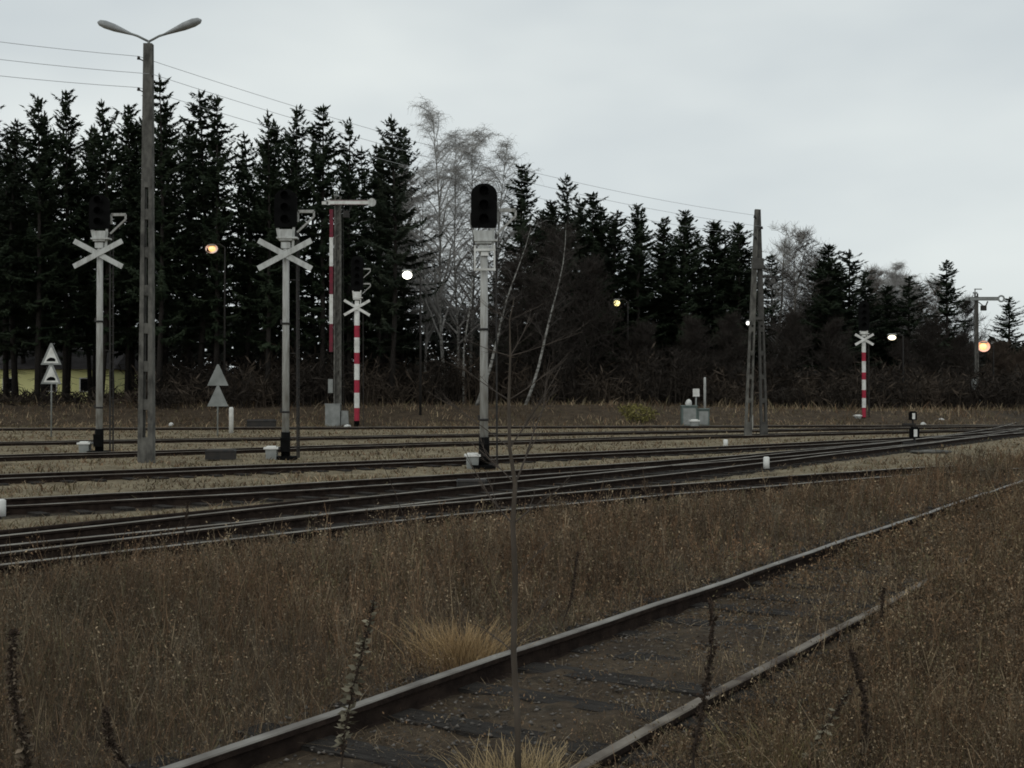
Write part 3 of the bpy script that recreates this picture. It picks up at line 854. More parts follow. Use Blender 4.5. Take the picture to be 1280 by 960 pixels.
# ------------------------------------------------------------------ spruces
def spruce_meshes(seed, H=24.0, Rm=2.3, sparse=1.0, z0f=0.2, mt=None, step=1.0):
    r = random.Random(seed)
    V, T = [], []
    def tri(a, b, c):
        n = len(V); V.extend((a, b, c)); T.append((n, n + 1, n + 2))
    z = H * z0f
    # each side of the tree has its own strong and weak stretches
    lop = [[r.choice((0.45, 0.7, 0.95, 1.1, 1.3)) for _ in range(7)] for _ in range(14)]
    bx, by = r.uniform(-0.5, 0.5), r.uniform(-0.5, 0.5)
    def stem(zz):
        q = math.sin(math.pi * min(1, zz / H)); return bx * q, by * q
    while z < H - 0.25:
        fr = (z - H * z0f) / (H * (1 - z0f))
        Lm = Rm * (1 - fr) ** 0.66 * min(1.0, 0.6 + 2.2 * fr) + 0.10
        nb = r.randint(4, 6) if fr > 0.12 else r.randint(2, 4)
        ox, oy = stem(z)
        for k in range(nb):
            if r.random() > sparse: continue
            az = r.uniform(0, 2 * math.pi)
            L = Lm * r.uniform(0.6, 1.1) * lop[min(13, int(fr * 14))][int(az / (2 * math.pi) * 7) % 7]
            dr = -0.36 + 0.62 * fr + r.uniform(-0.18, 0.18)
            ca, sa = math.cos(az), math.sin(az)
            cv = 0.22 + 0.22 * r.random()
            n = int(L / 0.17) + 2
            for i in range(n):
                s = 0.1 + 0.9 * (i + r.random() * 0.6) / n
                if r.random() < 0.08: continue
                x, y = ox + s * L * ca, oy + s * L * sa
                zz = z + s * L * dr + cv * L * s * s
                ln = (0.17 + 0.5 * (1 - s) ** 0.6 * min(1, L / 1.8)) * r.uniform(0.7, 1.25)
                w = 0.095 + 0.06 * r.random()
                for sd in (-1, 1):
                    tx = x + ln * (0.55 * ca - sd * 0.75 * sa) + r.uniform(-.05, .05)
                    ty = y + ln * (0.55 * sa + sd * 0.75 * ca) + r.uniform(-.05, .05)
                    tz = zz - ln * r.uniform(-0.15, 0.5)
                    tri((x - ca * w, y - sa * w, zz + w * 0.6), (x + ca * w, y + sa * w, zz - w * 0.5), (tx, ty, tz))
                if r.random() < 0.8:       # hanging sprays
                    dl = r.uniform(0.15, 0.5) * (1 - 0.5 * fr)
                    tri((x - sa * w, y + ca * w, zz + 0.04), (x + sa * w, y - ca * w, zz + 0.02), (x + ca * 0.08 + r.uniform(-.06, .06), y + sa * 0.08 + r.uniform(-.06, .06), zz - dl))
            # upturned tip
            x, y, zz = ox + L * ca, oy + L * sa, z + L * dr + cv * L
            for q in range(3):
                tri((x - sa * 0.1, y + ca * 0.1, zz - .06), (x + sa * 0.1, y - ca * 0.1, zz), (x + ca * r.uniform(.1, .3), y + sa * r.uniform(.1, .3), zz + r.uniform(0.12, 0.34)))
            tri((x - ca * 0.14, y - sa * 0.14, zz - .1), (x, y, zz + 0.1), (x + ca * 0.3, y + sa * 0.3, zz + r.uniform(0.05, 0.25)))
        z += r.uniform(0.25, 0.55) * step * (1 - 0.2 * fr)
    for k in range(16):     # leader
        a = r.uniform(0, 6.28); zz = H - 1.3 + 0.08 * k; q = 0.42 * (1 - k / 19)
        tri((0.05, 0, zz), (-0.05, 0.03, zz - .05), (q * math.cos(a), q * math.sin(a), zz + 0.3))
    crown = mesh_np('crown', V, [np.array(T)], mt or M_needle)
    tr = MB().tube([(*stem(H * q), H * q - (0.3 if q == 0 else 0)) for q in (0, 0.3, 0.6, 0.9, 1.0)], [0.2, 0.16, 0.11, 0.045, 0.02], 8)
    for k in range(26):     # dead snags on the bare lower trunk
        a = r.uniform(0, 6.28); zz = r.uniform(1.5, H * z0f + 2); L = r.uniform(0.4, 1.3); ox, oy = stem(zz)
        tr.tube([(ox, oy, zz), (ox + L * math.cos(a), oy + L * math.sin(a), zz - L * 0.25)], [0.02, 0.008], 4, cap=False)
    return tr.mesh('trunk', M_bark), crown

VAR = [spruce_meshes(11, Rm=3.5), spruce_meshes(12, Rm=3.0, sparse=0.9), spruce_meshes(13, Rm=3.9, sparse=0.92), spruce_meshes(14, Rm=2.8, sparse=0.85, mt=M_needle2), spruce_meshes(15, Rm=4.2, sparse=0.9, mt=M_needle2, step=1.15),
       spruce_meshes(16, Rm=3.3, sparse=0.95, step=1.15), spruce_meshes(17, Rm=3.7, sparse=0.85, step=1.2)]

def plant_tree(name, meshes, label, cat, group, X, Y, gz, H, wid, rz, H0=24.0):
    t = thing(name, label, cat, (X, Y, gz), rz, group)
    s = H / H0
    t.scale = (s * wid, s * wid, s)
    for nm, me in zip(('trunk', 'crown'), meshes): link(nm, me, t)
    return t

# apex in the photograph, distance, variant, width
FRONT = [
    (-14, 118, 86, 0, 1.2, 'dark spruce leaning in from the left edge of the picture'),
    (22, 150, 92, 3, 1.2, 'thin spruce second from the left edge, lower than its neighbours'),
    (48, 120, 88, 1, 1.1, 'feathery spruce above and left of the white triangle signs'),
    (82, 112, 92, 2, 1.0, 'dark pointed spruce straight above the white triangle signs'),
    (127, 124, 89, 0, 1.1, 'spruce rising directly behind the leftmost signal mast'),
    (160, 130, 94, 1, 1.1, 'spruce half hidden just left of the lamp post'),
    (199, 93, 87, 2, 1.05, 'tallest spruce of the wood, its top just right of the lamp post'),
    (249, 113, 91, 3, 1.2, 'slender spruce above the amber street lamp'),
    (271, 119, 88, 1, 1.1, 'slender spruce just right of the amber street lamp'),
    (305, 165, 93, 0, 1.0, 'lower spruce in the dip left of the second crossed signal'),
    (335, 138, 87, 2, 0.95, 'broad dark spruce behind the second crossed signal, left of its mast'),
    (371, 133, 92, 0, 1.0, 'dark spruce above the hoop of the second crossed signal'),
    (404, 131, 89, 1, 1.15, 'dark spruce whose top stands just left of the tall semaphore'),
    (438, 149, 91, 2, 0.95, 'dark spruce directly behind the tall semaphore arm'),
    (470, 178, 94, 0, 1.0, 'lower spruce between the semaphore arm and the pale birch'),
    (489, 143, 87, 4, 1.0, 'spruce with layered open branches at the left side of the pale birch'),
    (652, 206, 96, 2, 1.0, 'spruce rising right of the round-topped signal head'),
    (680, 262, 103, 3, 1.1, 'low spruce between two taller ones behind the leaning birches'),
    (707, 216, 97, 4, 0.85, 'pointed spruce alone on the skyline right of the round-topped signal'),
    (742, 241, 100, 1, 1.2, 'narrow spruce stepping down the skyline, left of the yellowish lamp'),
    (772, 263, 104, 3, 1.2, 'thin spruce straight above the small yellowish street lamp'),
    (803, 258, 100, 2, 1.0, 'dense spruce right of the small yellowish street lamp'),
    (829, 272, 106, 0, 1.0, 'spruce wedged between two denser ones, left of the A-shaped pole'),
    (857, 263, 102, 2, 1.0, 'dense spruce above the relay cabinet'),
    (893, 278, 105, 1, 1.2, 'ragged spruce second to the left of the A-shaped pole'),
    (924, 281, 103, 0, 1.0, 'spruce directly left of the A-shaped pole top'),
    (965, 318, 110, 2, 1.0, 'low spruce directly right of the A-shaped pole'),
    (1036, 306, 106, 2, 1.25, 'broad spruce left of the right striped signal, at the end of the wood'),
    (1062, 312, 109, 4, 1.15, 'spruce with drooping open limbs behind the right striped signal'),
    (1146, 352, 122, 3, 1.1, 'short spruce between bare birches and the lone dark spruce at right'),
    (1183, 326, 116, 2, 1.1, 'lone dark spruce towering left of the far semaphore'),
    (1262, 371, 124, 1, 1.1, 'small spruce at the right edge beside the far semaphore arm'),
]
rg = random.Random(9)
for px, py, Y, v, wd, lab in FRONT:
    v = v if v in (3, 4) else rg.choice((0, 1, 2, 5, 6))
    a = at_y(px, py, Y); gz = float(bank(np.array(a.x), np.array(float(Y))))
    H = a.z - gz
    plant_tree('spruce_tree', VAR[v], lab, 'spruce', 'spruces at the front of the wood', a.x, Y, gz, H, wd * 24.0 / H * 1.06, rg.uniform(0, 6.28))
fx = np.array([f[0] for f in FRONT]); fy = np.array([f[1] for f in FRONT])
back = 0
for row, (dy, drop, n) in enumerate(((6, 8, 44), (14, 22, 36), (27, 46, 28))):
    for k in range(n):
        px = -40 + (1140 - (-40)) * (k + rg.uniform(0.1, 0.9)) / n
        if 505 < px < 645 and (row < 2 or 520 < px < 620): continue
        if 945 < px < 1020 or (px < 500 and row > 0 and rg.random() < 0.45): continue
        py = float(np.interp(px, fx, fy)) + drop + (22 if px < 500 and row < 2 else 0) + rg.uniform(-14, 22)
        Y = 90 + dy + 0.016 * px + rg.uniform(-2, 2)
        a = at_y(px, py, Y); gz = float(bank(np.array(a.x), np.array(Y)))
        H = a.z - gz
        plant_tree('spruce_tree', VAR[rg.randrange(7)], 'dark spruce in the inner rows of the wood, mostly hidden by the trees in front', 'spruce', 'spruces inside the wood',
                   a.x, Y, gz, H, 24.0 / H * rg.uniform(0.95, 1.25), rg.uniform(0, 6.28))

# ------------------------------------------------------------------ bare trees
def bare_tree(seed, path, r0, nbr, blen, droop, tw, first=0.25, up=0.9, sub=6, tws=5, spread=1.0, twr=0.012, thick=1.0):
    """trunk path, then branches, branchlets and hanging twigs as thin tubes"""
    r = random.Random(seed); path = [Vector(p) for p in path]
    def at_s(s):
        k = s * (len(path) - 1); i = min(int(k), len(path) - 2); return path[i].lerp(path[i + 1], k - i)
    trunk = MB().tube(path, [r0 * (1 - 0.92 * i / (len(path) - 1)) for i in range(len(path))], 8)
    br = MB()
    H = (path[-1] - path[0]).length
    for k in range(nbr):
        s = first + (0.98 - first) * (k + r.random()) / nbr
        a = r.uniform(0, 6.28); b0 = at_s(s)
        L = blen * H * (1.05 - s) ** 0.6 * r.uniform(0.6, 1.1)
        d = Vector((math.cos(a) * spread, math.sin(a) * spread, up * r.uniform(0.6, 1.3))).normalized()
        pts = [b0]; p = b0.copy(); dd = d.copy(); m = 5
        for j in range(m):
            dd = (dd + Vector((r.uniform(-.18, .18), r.uniform(-.18, .18), -droop * (j + 1) / m * 0.5))).normalized()
            p = p + dd * L / m; pts.append(p.copy())
        rb = max(twr * 1.3, r0 * 0.38 * (1 - s) + twr) * thick
        br.tube(pts, [rb * (1 - 0.75 * i / m) for i in range(m + 1)], 4, cap=False)
        for q in range(sub):
            f = 0.2 + 0.8 * (q + r.random()) / sub
            kk = f * m; i = min(int(kk), m - 1); c0 = pts[i].lerp(pts[i + 1], kk - i)
            a2 = r.uniform(0, 6.28); l2 = L * 0.42 * r.uniform(0.5, 1.1)
            e = (dd * 0.5 + Vector((math.cos(a2), math.sin(a2), r.uniform(-0.2, 0.7)))).normalized()
            c1 = c0 + e * l2 * 0.5; c2 = c1 + (e + Vector((0, 0, -droop * 0.6))).normalized() * l2 * 0.5
            br.tube([c0, c1, c2], [twr * 1.5, twr * 1.15, twr * 0.7], 3, cap=False)
            for w in range(tws):
                g0 = c0.lerp(c1, r.random()) if r.random() < 0.45 else c1.lerp(c2, r.random())
                a3 = r.uniform(0, 6.28); l3 = tw * r.uniform(0.5, 1.2)
                e3 = Vector((math.cos(a3) * 0.6, math.sin(a3) * 0.6, 0.45 - droop * 0.55 + r.uniform(-0.3, 0.3)))
                g1 = g0 + e3 * l3 * 0.5; g2 = g1 + Vector((e3.x * 0.35, e3.y * 0.35, e3.z - droop * 0.75)) * l3 * 0.7
                br.tube([g0, g1, g2], [twr * 0.8, twr * 0.65, twr * 0.4], 3, cap=False)
    return trunk, br

def bare(name, label, cat, base, tip, Y, seed, r0, mt, mtw, group=None, bend=0.0, gz=None, **kw):
    b = at_y(*base, Y); gz = float(bank(np.array(b.x), np.array(float(Y)))) if gz is None else gz
    tp = at_y(*tip, Y); t = thing(name, label, cat, (b.x, Y, gz), 0, group)
    dx, H = tp.x - b.x, tp.z - gz
    path = [(dx * s + bend * math.sin(math.pi * s) + 0.12 * math.sin(s * 9 + seed), 0.15 * math.sin(s * 7 + seed * 2), H * s - 0.15) for s in [i / 9 for i in range(10)]]
    tr, br = bare_tree(seed, path, r0, **kw)
    tr.build('trunk', mt, t); br.build('crown', mtw, t)
    return t
BK = dict(nbr=46, blen=0.36, droop=0.6, tw=1.6, first=0.22, up=1.5, sub=10, tws=8, spread=1.0, twr=0.0115, thick=1.9)
bare('birch_tree', 'tallest bare pale birch with hanging twigs, left of the round-topped signal head', 'birch', (556, 500), (543, 133), 98, 21, 0.17, M_birch, M_birchtwig, 'bare birches in the wood', **BK)
bare('birch_tree', 'bare pale birch directly above the round-topped signal head', 'birch', (590, 500), (592, 160), 101, 22, 0.15, M_birch, M_birchtwig, 'bare birches in the wood', **BK)
bare('birch_tree', 'bare pale birch leaning right above the round-topped signal', 'birch', (606, 500), (634, 176), 103, 23, 0.15, M_birch, M_birchtwig, 'bare birches in the wood', **BK)
bare('birch_tree', 'bare birch beside the white street lamp, left of the tallest birch', 'birch', (532, 500), (528, 205), 100, 24, 0.13, M_birch, M_birchtwig, 'bare birches in the wood', **BK)
bare('birch_tree', 'lower bare pale birch between the two tallest birches', 'birch', (572, 500), (568, 168), 99, 25, 0.13, M_birch, M_birchtwig, 'bare birches in the wood', **BK)
BD = dict(nbr=22, blen=0.26, droop=0.25, tw=0.8, first=0.3, up=1.1, sub=6, tws=5, spread=0.9, twr=0.011)
bare('birch_tree', 'leaning birch with pale forked trunk just right of the round-topped signal', 'birch', (596, 500), (662, 282), 86, 31, 0.14, M_birch, M_twig, 'leaning birches before the wood', **BD)
bare('birch_tree', 'leaning birch with thin pale trunk in front of the pointed skyline spruce', 'birch', (655, 500), (708, 276), 86, 32, 0.12, M_birch, M_twig, 'leaning birches before the wood', bend=0.5, **BD)
bare('birch_tree', 'thin pale birch stem left of the round-topped signal mast', 'birch', (577, 480), (592, 300), 88, 33, 0.10, M_birch, M_twig, 'leaning birches before the wood', **BD)
BW = dict(nbr=36, blen=0.36, droop=0.15, tw=1.0, first=0.2, up=1.0, sub=8, tws=6, spread=1.0, twr=0.013)
bare('bare_tree', 'bare spreading tree with pale crown right of the A-shaped pole', 'bare tree', (962, 500), (985, 282), 108, 41, 0.2, M_paletwig, M_birchtwig, 'bare broadleaf trees', **BW)
bare('bare_tree', 'bare tree with pale limbs reaching right, left of the broad spruce', 'bare tree', (972, 500), (1008, 300), 104, 42, 0.18, M_paletwig, M_twig, 'bare broadleaf trees', **BW)
bare('birch_tree', 'bare birch with two pale stems behind the white lamp at right, the taller stem', 'birch', (1104, 500), (1117, 332), 118, 43, 0.16, M_birch, M_birchtwig, 'bare birches at the right', **BK)
bare('birch_tree', 'shorter bare birch beside the white street lamp at right', 'birch', (1114, 500), (1133, 345), 120, 44, 0.15, M_birch, M_birchtwig, 'bare birches at the right', **BK)
bare('birch_tree', 'faint bare birch left of the white street lamp at right', 'birch', (1092, 500), (1096, 345), 121, 45, 0.13, M_birch, M_birchtwig, 'bare birches at the right', **BK)
BR = dict(nbr=44, blen=0.4, droop=0.15, tw=1.3, first=0.2, up=1.2, sub=10, tws=9, spread=1.0, twr=0.013)
M_bro = mat('pale_brown_twigs', (0.17, 0.145, 0.12), (0.12, 0.10, 0.085), 2.0, 0.95)
bare('bare_tree', 'pale brown bare tree filling the gap right of the broad spruce', 'bare tree', (1086, 500), (1090, 338), 119, 46, 0.16, M_paletwig, M_bro, 'bare broadleaf trees', **BR)
bare('bare_tree', 'pale brown bare tree directly left of the lone dark spruce', 'bare tree', (1150, 500), (1148, 362), 125, 47, 0.15, M_paletwig, M_bro, 'bare broadleaf trees', **BR)
bare('bare_tree', 'pale brown bare tree behind the A-shaped pole top, rounded crown', 'bare tree', (990, 500), (996, 292), 113, 48, 0.16, M_paletwig, M_bro, 'bare broadleaf trees', **BR)
for bx, ty, Yb, sd, lab in ((1122, 346, 122, 71, 'brownish bare tree crowding the gap above the white lamp at right'), (1166, 352, 123, 72, 'brownish bare tree leaning against the lone dark spruce, left side'),
                            (1204, 376, 121, 73, 'brownish bare tree between the lone dark spruce and the far semaphore'), (1018, 318, 114, 74, 'brownish bare tree at the left side of the broad spruce')):
    bare('bare_tree', lab, 'bare tree', (bx, 500), (bx + 5, ty), Yb, sd, 0.14, M_twig, M_bro if sd < 73 else M_twig, 'bare broadleaf trees', **BR)
BB = dict(nbr=56, blen=0.5, droop=0.1, tw=1.0, first=0.04, up=1.3, sub=9, tws=9, spread=1.0, twr=0.014)
MBRN = mat('brown_twigs', (0.085, 0.062, 0.045), (0.06, 0.045, 0.034), 2.0, 0.95)
MDRK = mat('dark_twigs', (0.042, 0.034, 0.028), (0.03, 0.025, 0.021), 2.0, 0.95)
for px, py, Y, sd, lab, mt in (
    (690, 292, 90, 51, 'big dark leafless bush filling the space behind the leaning birches', MDRK),
    (640, 330, 91, 52, 'dark leafless bush right behind the round-topped signal mast', MDRK),
    (735, 330, 93, 53, 'dark leafless bush between the leaning birches and the yellowish lamp', MDRK),
    (1246, 432, 112, 54, 'brown leafless bush right of the orange street lamp', MBRN),
    (1276, 440, 110, 55, 'brown leafless bush at the right edge under the small spruce', MBRN),
    (1160, 405, 110, 56, 'dark leafless bush between the white lamp and the far semaphore', MDRK),
    (1195, 425, 110, 57, 'dark leafless bush directly left of the far semaphore mast', MDRK),
    (1040, 405, 100, 58, 'dark leafless bush left of the right striped signal', MDRK),
    (985, 395, 98, 59, 'dark leafless bush right of the A-shaped pole legs', MDRK),
    (1125, 430, 108, 60, 'dark leafless bush under the white lamp at right', MDRK),
    (910, 400, 96, 61, 'dark leafless bush behind the thin white post', MDRK),
    (800, 410, 95, 62, 'dark leafless bush above the yellow-green bush', MDRK),
    (860, 405, 95, 64, 'dark leafless bush behind the relay cabinet', MDRK),
):
    bare('bare_bush', lab, 'bush', (px, 500), (px + 6, py), Y, sd, 0.09, mt, mt, 'leafless bushes along the wood', **BB)

# ------------------------------------------------------------------ plants as arrays
RS = np.random.RandomState(3)
def ribbons(base, h, lean, width, col, segs=3, curl=0.0):
    """n ribbons: base (n,3), height, lean (n,2); returns verts, quads, colours"""
    n = len(base); az = RS.uniform(0, 2 * np.pi, n)
    side = np.stack([np.cos(az), np.sin(az), np.zeros(n)], 1)
    V = []
    for k in range(segs + 1):
        s = k / segs
        p = base + np.stack([lean[:, 0] * h * s ** (1 + curl), lean[:, 1] * h * s ** (1 + curl), h * s * (1 - 0.25 * curl * s)], 1)
        w = (width * (1 - 0.75 * s))[:, None] * side * 0.5
        V += [p - w, p + w]
    V = np.stack(V, 1)                                    # n, 2(segs+1), 3
    i0 = np.arange(n)[:, None] * (2 * (segs + 1))
    Q = np.concatenate([np.stack([i0[:, 0] + 2 * k, i0[:, 0] + 2 * k + 1, i0[:, 0] + 2 * k + 3, i0[:, 0] + 2 * k + 2], 1) for k in range(segs)])
    return V.reshape(-1, 3), Q, np.repeat(col, 2 * (segs + 1), 0)

def flecks(cen, dirv, ln, w, col):
    """small leaf or seed flecks: quads from cen along dirv"""
    n = len(cen)
    d = dirv / np.linalg.norm(dirv, axis=1, keepdims=True)
    o = RS.normal(size=(n, 3)); s = np.cross(d, o); s /= np.linalg.norm(s, axis=1, keepdims=True) + 1e-9
    l, w = ln[:, None], w[:, None]
    V = np.stack([cen, cen + d * l * 0.5 + s * w * 0.5, cen + d * l, cen + d * l * 0.5 - s * w * 0.5], 1)
    Q = np.arange(n * 4).reshape(n, 4)
    return V.reshape(-1, 3), Q, np.repeat(col, 4, 0)

class Bag:
    def __init__(self): self.V, self.Q, self.C, self.n = [], [], [], 0
    def add(self, vqc):
        v, q, c = vqc
        self.V.append(v); self.Q.append(q + self.n); self.C.append(c); self.n += len(v)
    def build(self, name, m=M_plant):
        me = mesh_np(name, np.concatenate(self.V), [np.concatenate(self.Q)], m, np.concatenate(self.C))
        return link(name, me)

PAL = np.array([(0.185, 0.126, 0.083), (0.155, 0.112, 0.077), (0.165, 0.138, 0.104), (0.29, 0.235, 0.165), (0.085, 0.065, 0.048), (0.14, 0.126, 0.078)])
def colours(n, wts, jit=0.18, X=None, Y=None):
    c = PAL[RS.choice(len(PAL), n, p=np.array(wts) / sum(wts))] * np.array([[1.0, 0.945, 0.865]])
    return c * RS.uniform(1 - jit, 1 + jit, (n, 1))

def ground_z(X, Y):
    return bank(X, Y) - 0.02

def weeds(bag, X, Y, h, wscale, wts, bits, bitsize, spread=1.0, straight=0.16, tint=None):
    n = len(X); b = np.stack([X, Y, ground_z(X, Y) - 0.02], 1)
    lean = RS.normal(0, straight, (n, 2))
    c = colours(n, wts)
    if tint is not None: c = c * tint
    wid = wscale * RS.uniform(0.7, 1.3, n)
    bag.add(ribbons(b, h, lean, wid, c, 3, 0.25))
    def along(idx, s):
        return b[idx] + np.stack([lean[idx, 0] * h[idx] * s ** 1.25, lean[idx, 1] * h[idx] * s ** 1.25, h[idx] * s * (1 - 0.06 * s)], 1)
    # upright side twigs
    idx = np.repeat(np.arange(n), 3); m = len(idx)
    az = RS.uniform(0, 2 * np.pi, m); o_ = RS.uniform(0.15, 0.55, m)
    d = np.stack([np.cos(az) * o_, np.sin(az) * o_, np.ones(m)], 1)
    ln = h[idx] * RS.uniform(0.15, 0.5, m)
    bag.add(flecks(along(idx, RS.uniform(0.3, 0.8, m)), d, ln, wscale[idx] * 0.9, c[idx] * RS.uniform(0.7, 1.2, (m, 1))))
    # seeds and shrivelled leaves
    idx = np.repeat(np.arange(n), bits); m = len(idx)
    p = along(idx, RS.uniform(0.3, 1.0, m) ** 0.7) + RS.normal(0, 0.028, (m, 3)) * spread
    d = RS.normal(0, 1, (m, 3)) + np.array([[0, 0, 0.9]])
    ln = bitsize * np.clip(Y[idx] / 11, 0.45, 1.3) * RS.uniform(0.35, 1.4, m)
    bag.add(flecks(p, d, ln, ln * RS.uniform(0.2, 0.5, m) + wscale[idx] * 0.4, c[idx] * RS.uniform(0.65, 1.5, (m, 1))))

def scatter(n, x0, x1, y0, y1, keep, power=1.0):
    """points on the ground, denser near the viewer"""
    u = RS.uniform(0, 1, n); Y = y0 * (y1 / y0) ** u
    hw = 0.47 * Y + 1.0
    X = RS.uniform(-1, 1, n) * hw
    k = (X > x0) & (X < x1) & keep(X, Y)
    return X[k], Y[k]

# weeds between the foreground track and the yard
wb = Bag()
def keepW(X, Y):
    dA = ya(X) - Y; f = fdist(X, Y)
    dens = 0.62 + 0.38 * wob(X, Y, 0.9) 
    return (f < -0.28) & (dA > 0.35) & (RS.uniform(0, 1, X.shape) < dens)
X, Y = scatter(76000, -40, 40, 4.4, 34, keepW)
Xe, Ye = RS.uniform(5, 24, 16000), RS.uniform(15, 42, 16000)
ke = (fdist(Xe, Ye) < -0.3) & (ya(Xe) - Ye > 0.3) & (Xe / Ye < 0.5) & (RS.uniform(0, 1, 16000) < np.clip((Xe - 5) / 6, 0.1, 1))
X, Y = np.concatenate([X, Xe[ke]]), np.concatenate([Y, Ye[ke]])
dA = ya(X) - Y; f = fdist(X, Y)
hm = np.clip(0.14 + 0.11 * dA, 0.14, 0.62)
hm = np.where(X > 3, np.maximum(hm, np.clip(0.2 + 0.085 * (X - 3), 0, 0.95) * np.clip(dA * 0.6 + np.clip(X - 8, 0, 2) * 0.4, 0.3, 1)), hm)
hm = np.minimum(hm, 0.14 + np.where(X > 5, 0.45, 0.26) * np.abs(f + 0.1))
hm = np.minimum(hm, 0.12 + (Y - 3.6) * 0.12)
h = hm * RS.uniform(0.45, 1.15, len(X)) * (0.85 + 0.25 * wob(X, Y, 1.7, 3))
warm = 0.5 + 0.5 * wob(X, Y, 0.55, 8)
tint = np.stack([1 + 0.16 * (warm - 0.5), np.ones_like(warm), 1 - 0.08 * (warm - 0.5)], 1) * (0.86 + 0.30 * wob(X, Y, 0.8, 2))[:, None]
weeds(wb, X, Y, h, np.clip(0.0006 * Y, 0.0035, 0.02), (3, 3, 3, 1.2, 2, 1.0), 9, 0.026, tint=tint)
edge = lambda X, Y: (ya(X) - Y > 0.2) & (ya(X) - Y < 1.9) & (fdist(X, Y) < -0.3) & (RS.uniform(0, 1, X.shape) < 0.5 + 0.5 * wob(X, Y, 0.8, 2))
X, Y = scatter(26000, -12, 9, 8, 26, edge); n = len(X)
wb.add(ribbons(np.stack([X, Y, ground_z(X, Y) - 0.02], 1), RS.uniform(0.06, 0.22, n), RS.normal(0, 0.5, (n, 2)), 0.0009 * Y * RS.uniform(0.7, 1.4, n), colours(n, (0.5, 1, 2, 4, 0.3, 1)), 2, 0.6))
X, Y = scatter(1500, -9, 9, 5.4, 20, lambda X, Y: (fdist(X, Y) < -0.6) & (ya(X) - Y > 0.8))
weeds(wb, X, Y, RS.uniform(0.4, 0.85, len(X)) * np.clip(0.5 + 0.12 * (ya(X) - Y), 0.5, 1.1) * np.clip((Y - 3) * 0.22, 0.4, 1), np.clip(0.0007 * Y, 0.004, 0.02), (2, 2, 2, 1, 4, 0.5), 26, 0.026, 1.4, straight=0.22)
# grass blades low down between them
X, Y = scatter(40000, -40, 40, 4.4, 30, lambda X, Y: (fdist(X, Y) < -0.1) & (ya(X) - Y > -0.2) & (RS.uniform(0, 1, X.shape) < 0.55 + 0.45 * wob(X, Y, 1.1, 6)))
n = len(X)
wb.add(ribbons(np.stack([X, Y, ground_z(X, Y) - 0.02], 1), RS.uniform(0.07, 0.26, n), RS.normal(0, 0.45, (n, 2)), np.clip(0.0008 * Y, 0.004, 0.02) * RS.uniform(0.7, 1.4, n), colours(n, (1, 2, 3, 2, 1, 2)), 2, 0.6))
tag(wb.build('dry_weeds'), 'brown dry weeds filling the strip between the foreground track and the yard', 'weeds', kind='stuff')

# weeds right of the foreground track and creeping into it
wc = Bag()
def keepR(X, Y):
    f = fdist(X, Y)
    inner = (f > 0.2) & (f < 1.35) & (RS.uniform(0, 1, X.shape) < np.clip((Y - 8.5) / 6, 0.10, 0.9) * 0.75)
    return (Y < 40) & (inner | ((f > 1.66) & (RS.uniform(0, 1, X.shape) < 0.7 + 0.3 * wob(X, Y, 1.0, 4))))
X, Y = scatter(84000, -40, 40, 4.2, 34, keepR)
f = fdist(X, Y)
hm = np.where(f < 1.5, np.clip((Y - 8.5) * 0.045, 0.07, 0.42), np.clip(0.13 + 0.26 * (f - 1.7), 0.12, 0.95))
hm = np.where((f > 1.5), np.maximum(hm, np.clip((Y - 7.6) * 0.14, 0.0, 0.75)), hm)
hm = np.minimum(hm, 0.10 + (Y - 3.4) * 0.10)
h = hm * RS.uniform(0.4, 1.2, len(X)) * (0.85 + 0.45 * wob(X, Y, 1.6, 1)).clip(0.4)
tint = np.array([[0.98, 0.96, 0.92]]) * (0.88 + 0.25 * wob(X, Y, 0.8, 5))[:, None]
weeds(wc, X, Y, h, np.clip(0.0006 * Y, 0.0035, 0.02), (3, 3, 2.5, 1.2, 3, 0.7), 13, 0.028, 1.6, tint=tint)
X, Y = scatter(3600, -9, 14, 4.8, 22, lambda X, Y: fdist(X, Y) > np.where(Y < 9.5, 2.1, 1.2))
weeds(wc, X, Y, RS.uniform(0.3, 0.9, len(X)) * np.clip(0.35 + 0.3 * (fdist(X, Y) - 1.6), 0.45, 1.1) * np.clip((Y - 3) * 0.22, 0.4, 1), np.clip(0.0008 * Y, 0.0045, 0.02), (1, 1.5, 2, 1.5, 4, 0.5), 34, 0.028, 1.8, straight=0.28)
X, Y = scatter(52000, -40, 40, 4.2, 26, lambda X, Y: (fdist(X, Y) > 0.15) & (RS.uniform(0, 1, X.shape) < np.where(fdist(X, Y) < 1.4, 0.5 + 0.4 * wob(X, Y, 1.5, 9), 0.75)))
n = len(X)
wc.add(ribbons(np.stack([X, Y, ground_z(X, Y) - 0.02], 1), RS.uniform(0.04, 0.2, n) * np.where((fdist(X, Y) < 1.6) & (Y < 11), 0.45, 1.0), RS.normal(0, 0.9, (n, 2)), np.clip(0.0008 * Y, 0.004, 0.02) * RS.uniform(0.7, 1.5, n), colours(n, (1, 2, 3, 1.5, 2, 2)) * 0.85, 2, 0.6))
X, Y = scatter(30000, -9, 14, 5.0, 15, lambda X, Y: (np.abs(fdist(X, Y) - 1.6) < 0.5) & (np.abs(fdist(X, Y) - 1.5) > 0.05) & (RS.uniform(0, 1, X.shape) < (0.2 + 0.9 * np.clip(wob(X, Y, 1.9, 3), 0, 1)) * np.clip((Y - 4.5) / 4, 0.3, 1)))
weeds(wc, X, Y, RS.uniform(0.08, 0.34, len(X)) * np.clip((Y - 3) * 0.16, 0.4, 1.2), np.clip(0.0006 * Y, 0.0035, 0.02), (1, 2, 3, 3, 2, 1), 9, 0.026, 1.3, straight=0.3)
